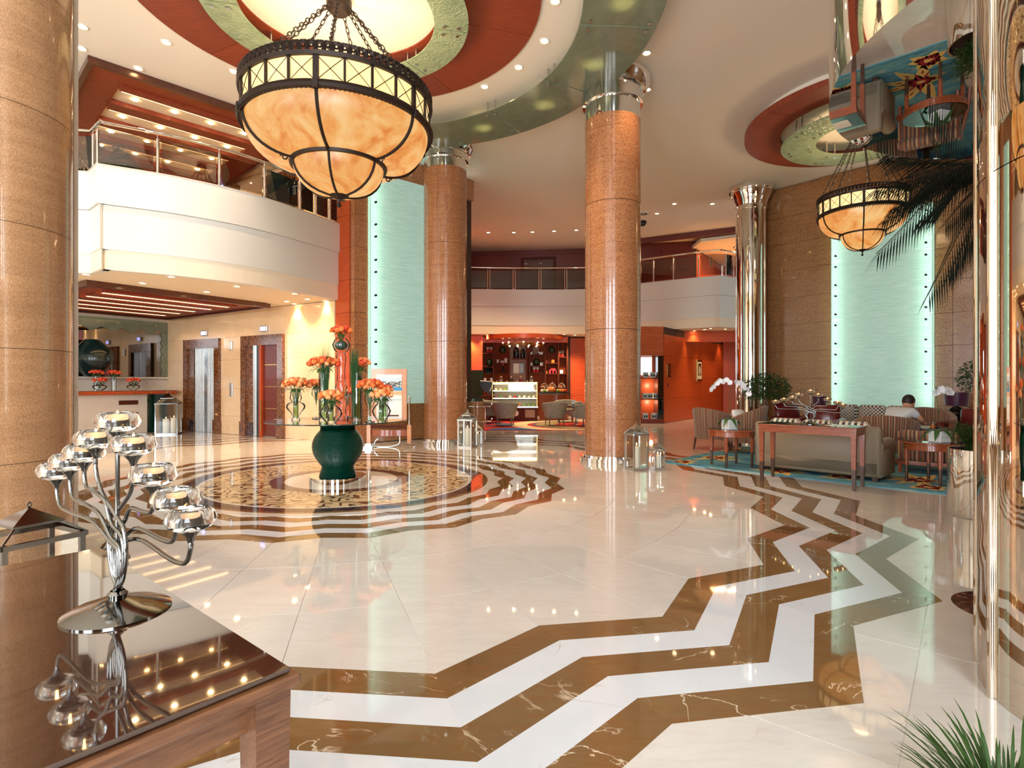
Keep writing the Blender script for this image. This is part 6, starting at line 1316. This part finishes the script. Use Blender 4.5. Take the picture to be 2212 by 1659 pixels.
# notice stand behind the round table
x, y = at(842, 10.35), 10.3
t = thing('notice_stand', 'timber-framed notice board with a hotel poster on chrome posts', 'sign', (x, y, 0)); z0, z1 = zz(905, y)-.02, zz(797, y); w2 = .325
MB().box(-w2, -.02, z0, w2, .02, z1, .004).build('board', MT['pale_wood'], t); PX0, PX1, PZ0, PZ1 = -.23, .235, z0+.05, z1-.10
MB().box(PX0, -.023, PZ0, PX1, -.02, PZ1).build('poster', MT['paper'], t); PH_ = PZ1-PZ0
m = mat('poster_sky', srgb(206, 220, 232), .5); m2 = mat('poster_photo', srgb(120, 130, 120), .5); setc(m2, ramp(m2, noise(m2, coords(m2), 26, 4, .7), [(.42, srgb(40, 50, 46)), (.5, srgb(150, 150, 140)), (.58, srgb(236, 236, 232))]))
mat('poster_pool', srgb(40, 140, 190), .4); mat('poster_terrace', srgb(230, 180, 130), .5); mat('poster_navy', srgb(30, 60, 110), .5)
MB().box(PX0, -.0245, PZ0+PH_*.84, PX1, -.023, PZ0+PH_*.93).build('poster_picture', MT['poster_sky'], t); MB().box(PX0, -.0245, PZ0+PH_*.70, PX1, -.023, PZ0+PH_*.84).build('poster_picture', m2, t); MB().box(PX0, -.0245, PZ0+PH_*.62, PX1, -.023, PZ0+PH_*.70).build('poster_picture', MT['poster_pool'], t); MB().box(PX0, -.0245, PZ0+PH_*.52, PX1, -.023, PZ0+PH_*.61).build('poster_picture', MT['poster_terrace'], t)
MB().box(PX0+.02, -.0245, PZ0+PH_*.405, PX1, -.023, PZ0+PH_*.412).build('navy_rule', MT['poster_navy'], t); MB().at(.005, -.0245, PZ0+PH_*.455, 0, pi/2).cyl(0, 0, 0, .001, .016, 14).build('round_emblem', MT['poster_navy'], t)
for k in range(4):
    for q in range(3): MB().box(-.05+.075*q+.01*k, -.0245, PZ0+PH_*(.33-.055*k), .012+.075*q, -.023, PZ0+PH_*(.345-.055*k)).build('text_line', MT['steel'], t)
MB().box(0.0, -.0245, PZ0+.02, .18, -.023, PZ0+.045).build('text_line', MT['espresso'], t)
for sx in (-1, 1):
    X_ = sx*(w2+.045); MB().cyl(X_, 0, .42, .95, .018, 12).build('chrome_post', MT['chrome'], t, 40); MB().box(X_-.035, -.035, .08, X_+.035, .035, .42).build('timber_post', MT['pale_wood'], t); MB().box(X_-.09, -.12, .0, X_+.09, .12, .045, .006).build('chrome_foot', MT['chrome'], t); MB().box(X_-.06, -.08, .045, X_+.06, .08, .09, .006).build('chrome_foot', MT['chrome'], t)
    MB().tube([(X_, 0, .93), (sx*w2, 0, .90)], .008, 5).build('clamp', MT['chrome'], t)
b = MB(); P = [(-w2-.01+2*(w2+.01)*i/12, -.06*sin(pi*i/12)) for i in range(13)]; slab_strip(P, .02, .22, .33, 'cherry', 'curved_rail', t); MB().box(-w2, -.01, .36, w2, .01, .42).build('lower_rail', MT['espresso'], t)
t = thing('brochure_holder', 'small bent chrome rack on the floor under the notice board', 'rack', (x-.05, y+.12, 0)); MB().tube(bez([(-.18, 0, .16), (-.24, 0, .1), (-.22, 0, .02), (0, 0, .01), (.2, 0, .06), (.22, 0, .2)], 24), .012, 6).build('bent_tube', MT['brushed'], t, 60)
# ceiling bits
t = thing('smoke_vent', 'round white ceiling vent right of the middle pillar', 'vent', (*fl(1390, 460, CZL), CZL-.03)); MB().lathe([(0, 0), (.12, 0), (.16, .02), (.2, .029)], 28).build('louvre', MT['paint_white'], t, 40); MB().lathe([(.05, -.004), (.1, -.004)], 28).build('slot_ring', MT['dark_metal'], t)
t = thing('dome_camera', 'small dark dome camera behind the middle pillar', 'camera', (*fl(1388, 478, CZL), CZL-.1)); MB().cyl(0, 0, .03, .099, .11, 20).build('housing', MT['dark_metal'], t, 40); MB().ell(0, 0, .03, .1, .1, .08, 16, 8).build('dome', MT['black'], t, 80)
# upstairs lobby lamp strip and picture
t = thing('cove_light', 'long glowing light cove in the upstairs lobby ceiling', 'light', (7.3, 18.2, 5.585), R(58)); MB().box(-.0, -.09, -.02, 2.3, .09, .0).build('diffuser', MT['strip_warm'], t); MB().box(-.05, -.13, -.012, 2.35, .13, .004).build('recess', MT['cherry'], t)
l = bpy.data.lights.new('lobby_glow', 'AREA'); l.energy = 40; l.color = (1, .6, .3); l.shape = 'RECTANGLE'; l.size = 1.5; l.size_y = .3; o = bpy.data.objects.new('lobby_glow', l); COL.objects.link(o); o.location = (7.2, 18.2, 5.5)
t = thing('small_notice', 'small framed notice on the upstairs lobby wall', 'picture', (at(1532, 19.0), 18.9, zz(566, 19.0)), R(55)); MB().box(-.12, -.02, -.18, .12, 0, .18).build('frame', MT['brushed'], t); MB().box(-.09, -.024, -.15, .09, -.02, .15).build('sheet', MT['dark_metal'], t)
# ------------------------------------------------------------------ seated person
def person(x, y, rz):
    t = thing('person', 'seated person in a white T-shirt and blue jeans leaning forward over papers', 'person', (x, y, 0), rz)
    # local +y forward
    def skinned(name, pts, edges, rad, mt, parent, root=0, sub=2):
        me = bpy.data.meshes.new(name); me.from_pydata(pts, edges, []); me.update(); o = bpy.data.objects.new(name, me); link(o, parent); me.materials.append(MT[mt])
        m_ = o.modifiers.new('skin', 'SKIN'); m_.use_smooth_shade = True; sv = me.skin_vertices[0].data if me.skin_vertices else None
        if sv is None:
            me.attributes
        for i, r in enumerate(rad):
            sv[i].radius = (r, r) if not isinstance(r, tuple) else r
        sv[root].use_root = True; s_ = o.modifiers.new('sub', 'SUBSURF'); s_.levels = s_.render_levels = sub; return o
    pel = (0, -.04, .49); sp = (0, .06, .60); ch = (0, .22, .705); nk = (0, .335, .79); hd0 = (0, .37, .81)
    # torso and arms as one body (skin), clothes over it
    P = [pel, sp, ch, nk, hd0, (.17, .24, .755), (.23, .33, .64), (.17, .46, .60), (.14, .54, .585), (-.17, .24, .755), (-.22, .35, .63), (-.13, .48, .60), (-.10, .56, .585),
         (.10, .05, .49), (.12, .42, .50), (.12, .44, .28), (.12, .42, .08), (.12, .54, .05), (-.10, .05, .49), (-.12, .42, .50), (-.14, .46, .28), (-.14, .46, .08), (-.14, .58, .05)]
    E_ = [(0, 1), (1, 2), (2, 3), (3, 4), (2, 5), (5, 6), (6, 7), (7, 8), (2, 9), (9, 10), (10, 11), (11, 12), (0, 13), (13, 14), (14, 15), (15, 16), (16, 17), (0, 18), (18, 19), (19, 20), (20, 21), (21, 22)]
    r = [.125, .12, .13, .058, .05, .055, .040, .028, .022, .055, .040, .028, .022, .085, .062, .048, .035, .035, .085, .062, .048, .035, .035]
    body = skinned('body', P, E_, r, 'skin', t)
    # T-shirt
    P2_ = [(0, -.03, .49), sp, ch, (0, .315, .775), (.17, .24, .755), (.215, .30, .675), (-.17, .24, .755), (-.21, .32, .66)]
    skinned('t_shirt', P2_, [(0, 1), (1, 2), (2, 3), (2, 4), (4, 5), (2, 6), (6, 7)], [.142, .137, .147, .062, .068, .058, .068, .058], 'shirt', t)
    P3 = [pel, (.10, .05, .49), (.12, .42, .50), (.12, .44, .28), (.12, .425, .10), (-.10, .05, .49), (-.12, .42, .50), (-.14, .46, .28), (-.14, .465, .10)]
    skinned('jeans', P3, [(0, 1), (1, 2), (2, 3), (3, 4), (0, 5), (5, 6), (6, 7), (7, 8)], [.138, .098, .074, .060, .052, .098, .074, .060, .052], 'jeans', t)
    for sx in (.12, -.14): b = MB().at(sx, .50 if sx > 0 else .54, .0, 0); b.ell(0, 0, .045, .045, .13, .045, 14, 8); b.build('shoe', MT['pot_white'], t, 80)
    # head
    hx, hy, hz = 0, .44, .885; b = MB().at(hx, hy, hz, 0, R(-25))
    vs = []; n, m_ = 20, 14
    b.ell(0, 0, 0, .075, .095, .11, 20, 14); V_ = []
    for (vx, vy, vz) in b.v: V_.append((vx, vy, vz))
    b.v = V_; b.ell(0, .098, -.012, .013, .02, .018, 8, 6); b.ell(.03, .083, .012, .012, .008, .008, 8, 6); b.ell(-.03, .083, .012, .012, .008, .008, 8, 6); b.ell(.077, .0, -.005, .01, .02, .03, 8, 6); b.ell(-.077, .0, -.005, .01, .02, .03, 8, 6); b.ell(0, .085, -.052, .024, .009, .007, 8, 6)
    hd = b.build('head', MT['skin'], t, 90)
    b = MB().at(hx, hy, hz, 0, R(-25)); b.ell(0, -.018, .028, .084, .095, .10, 20, 12); b.build('hair', MT['hair'], t, 90)
    for sx, hxp in ((1, (.135, .56, .585)), (-1, (-.095, .58, .585))):
        hb = MB().at(*hxp, sx*.3); hb.ell(0, .03, 0, .035, .045, .014, 12, 8); h_ = hb.build('hand', MT['skin'], t, 90)
        for k in range(4):
            L = (.05, .058, .055, .042)[k]; x_ = -.024+.016*k; MB().at(*hxp, sx*.3).tube(bez([(x_, .06, .002), (x_*1.15, .06+L*.5, .004), (x_*1.2, .06+L, -.016)], 8), [.0078, .0078, .0075, .0073, .007, .0068, .006, .0055, .005][:9] if False else .0072, 7).build('finger', MT['skin'], h_, 90)
        MB().at(*hxp, sx*.3).tube(bez([(-sx*.028, .015, 0), (-sx*.05, .035, -.004), (-sx*.052, .062, -.014)], 8), .0085, 7).build('thumb', MT['skin'], h_, 90)
    return t
px_, D_ = 1938, 8.42
person(at(1925, 8.45), 8.42, R(-62))
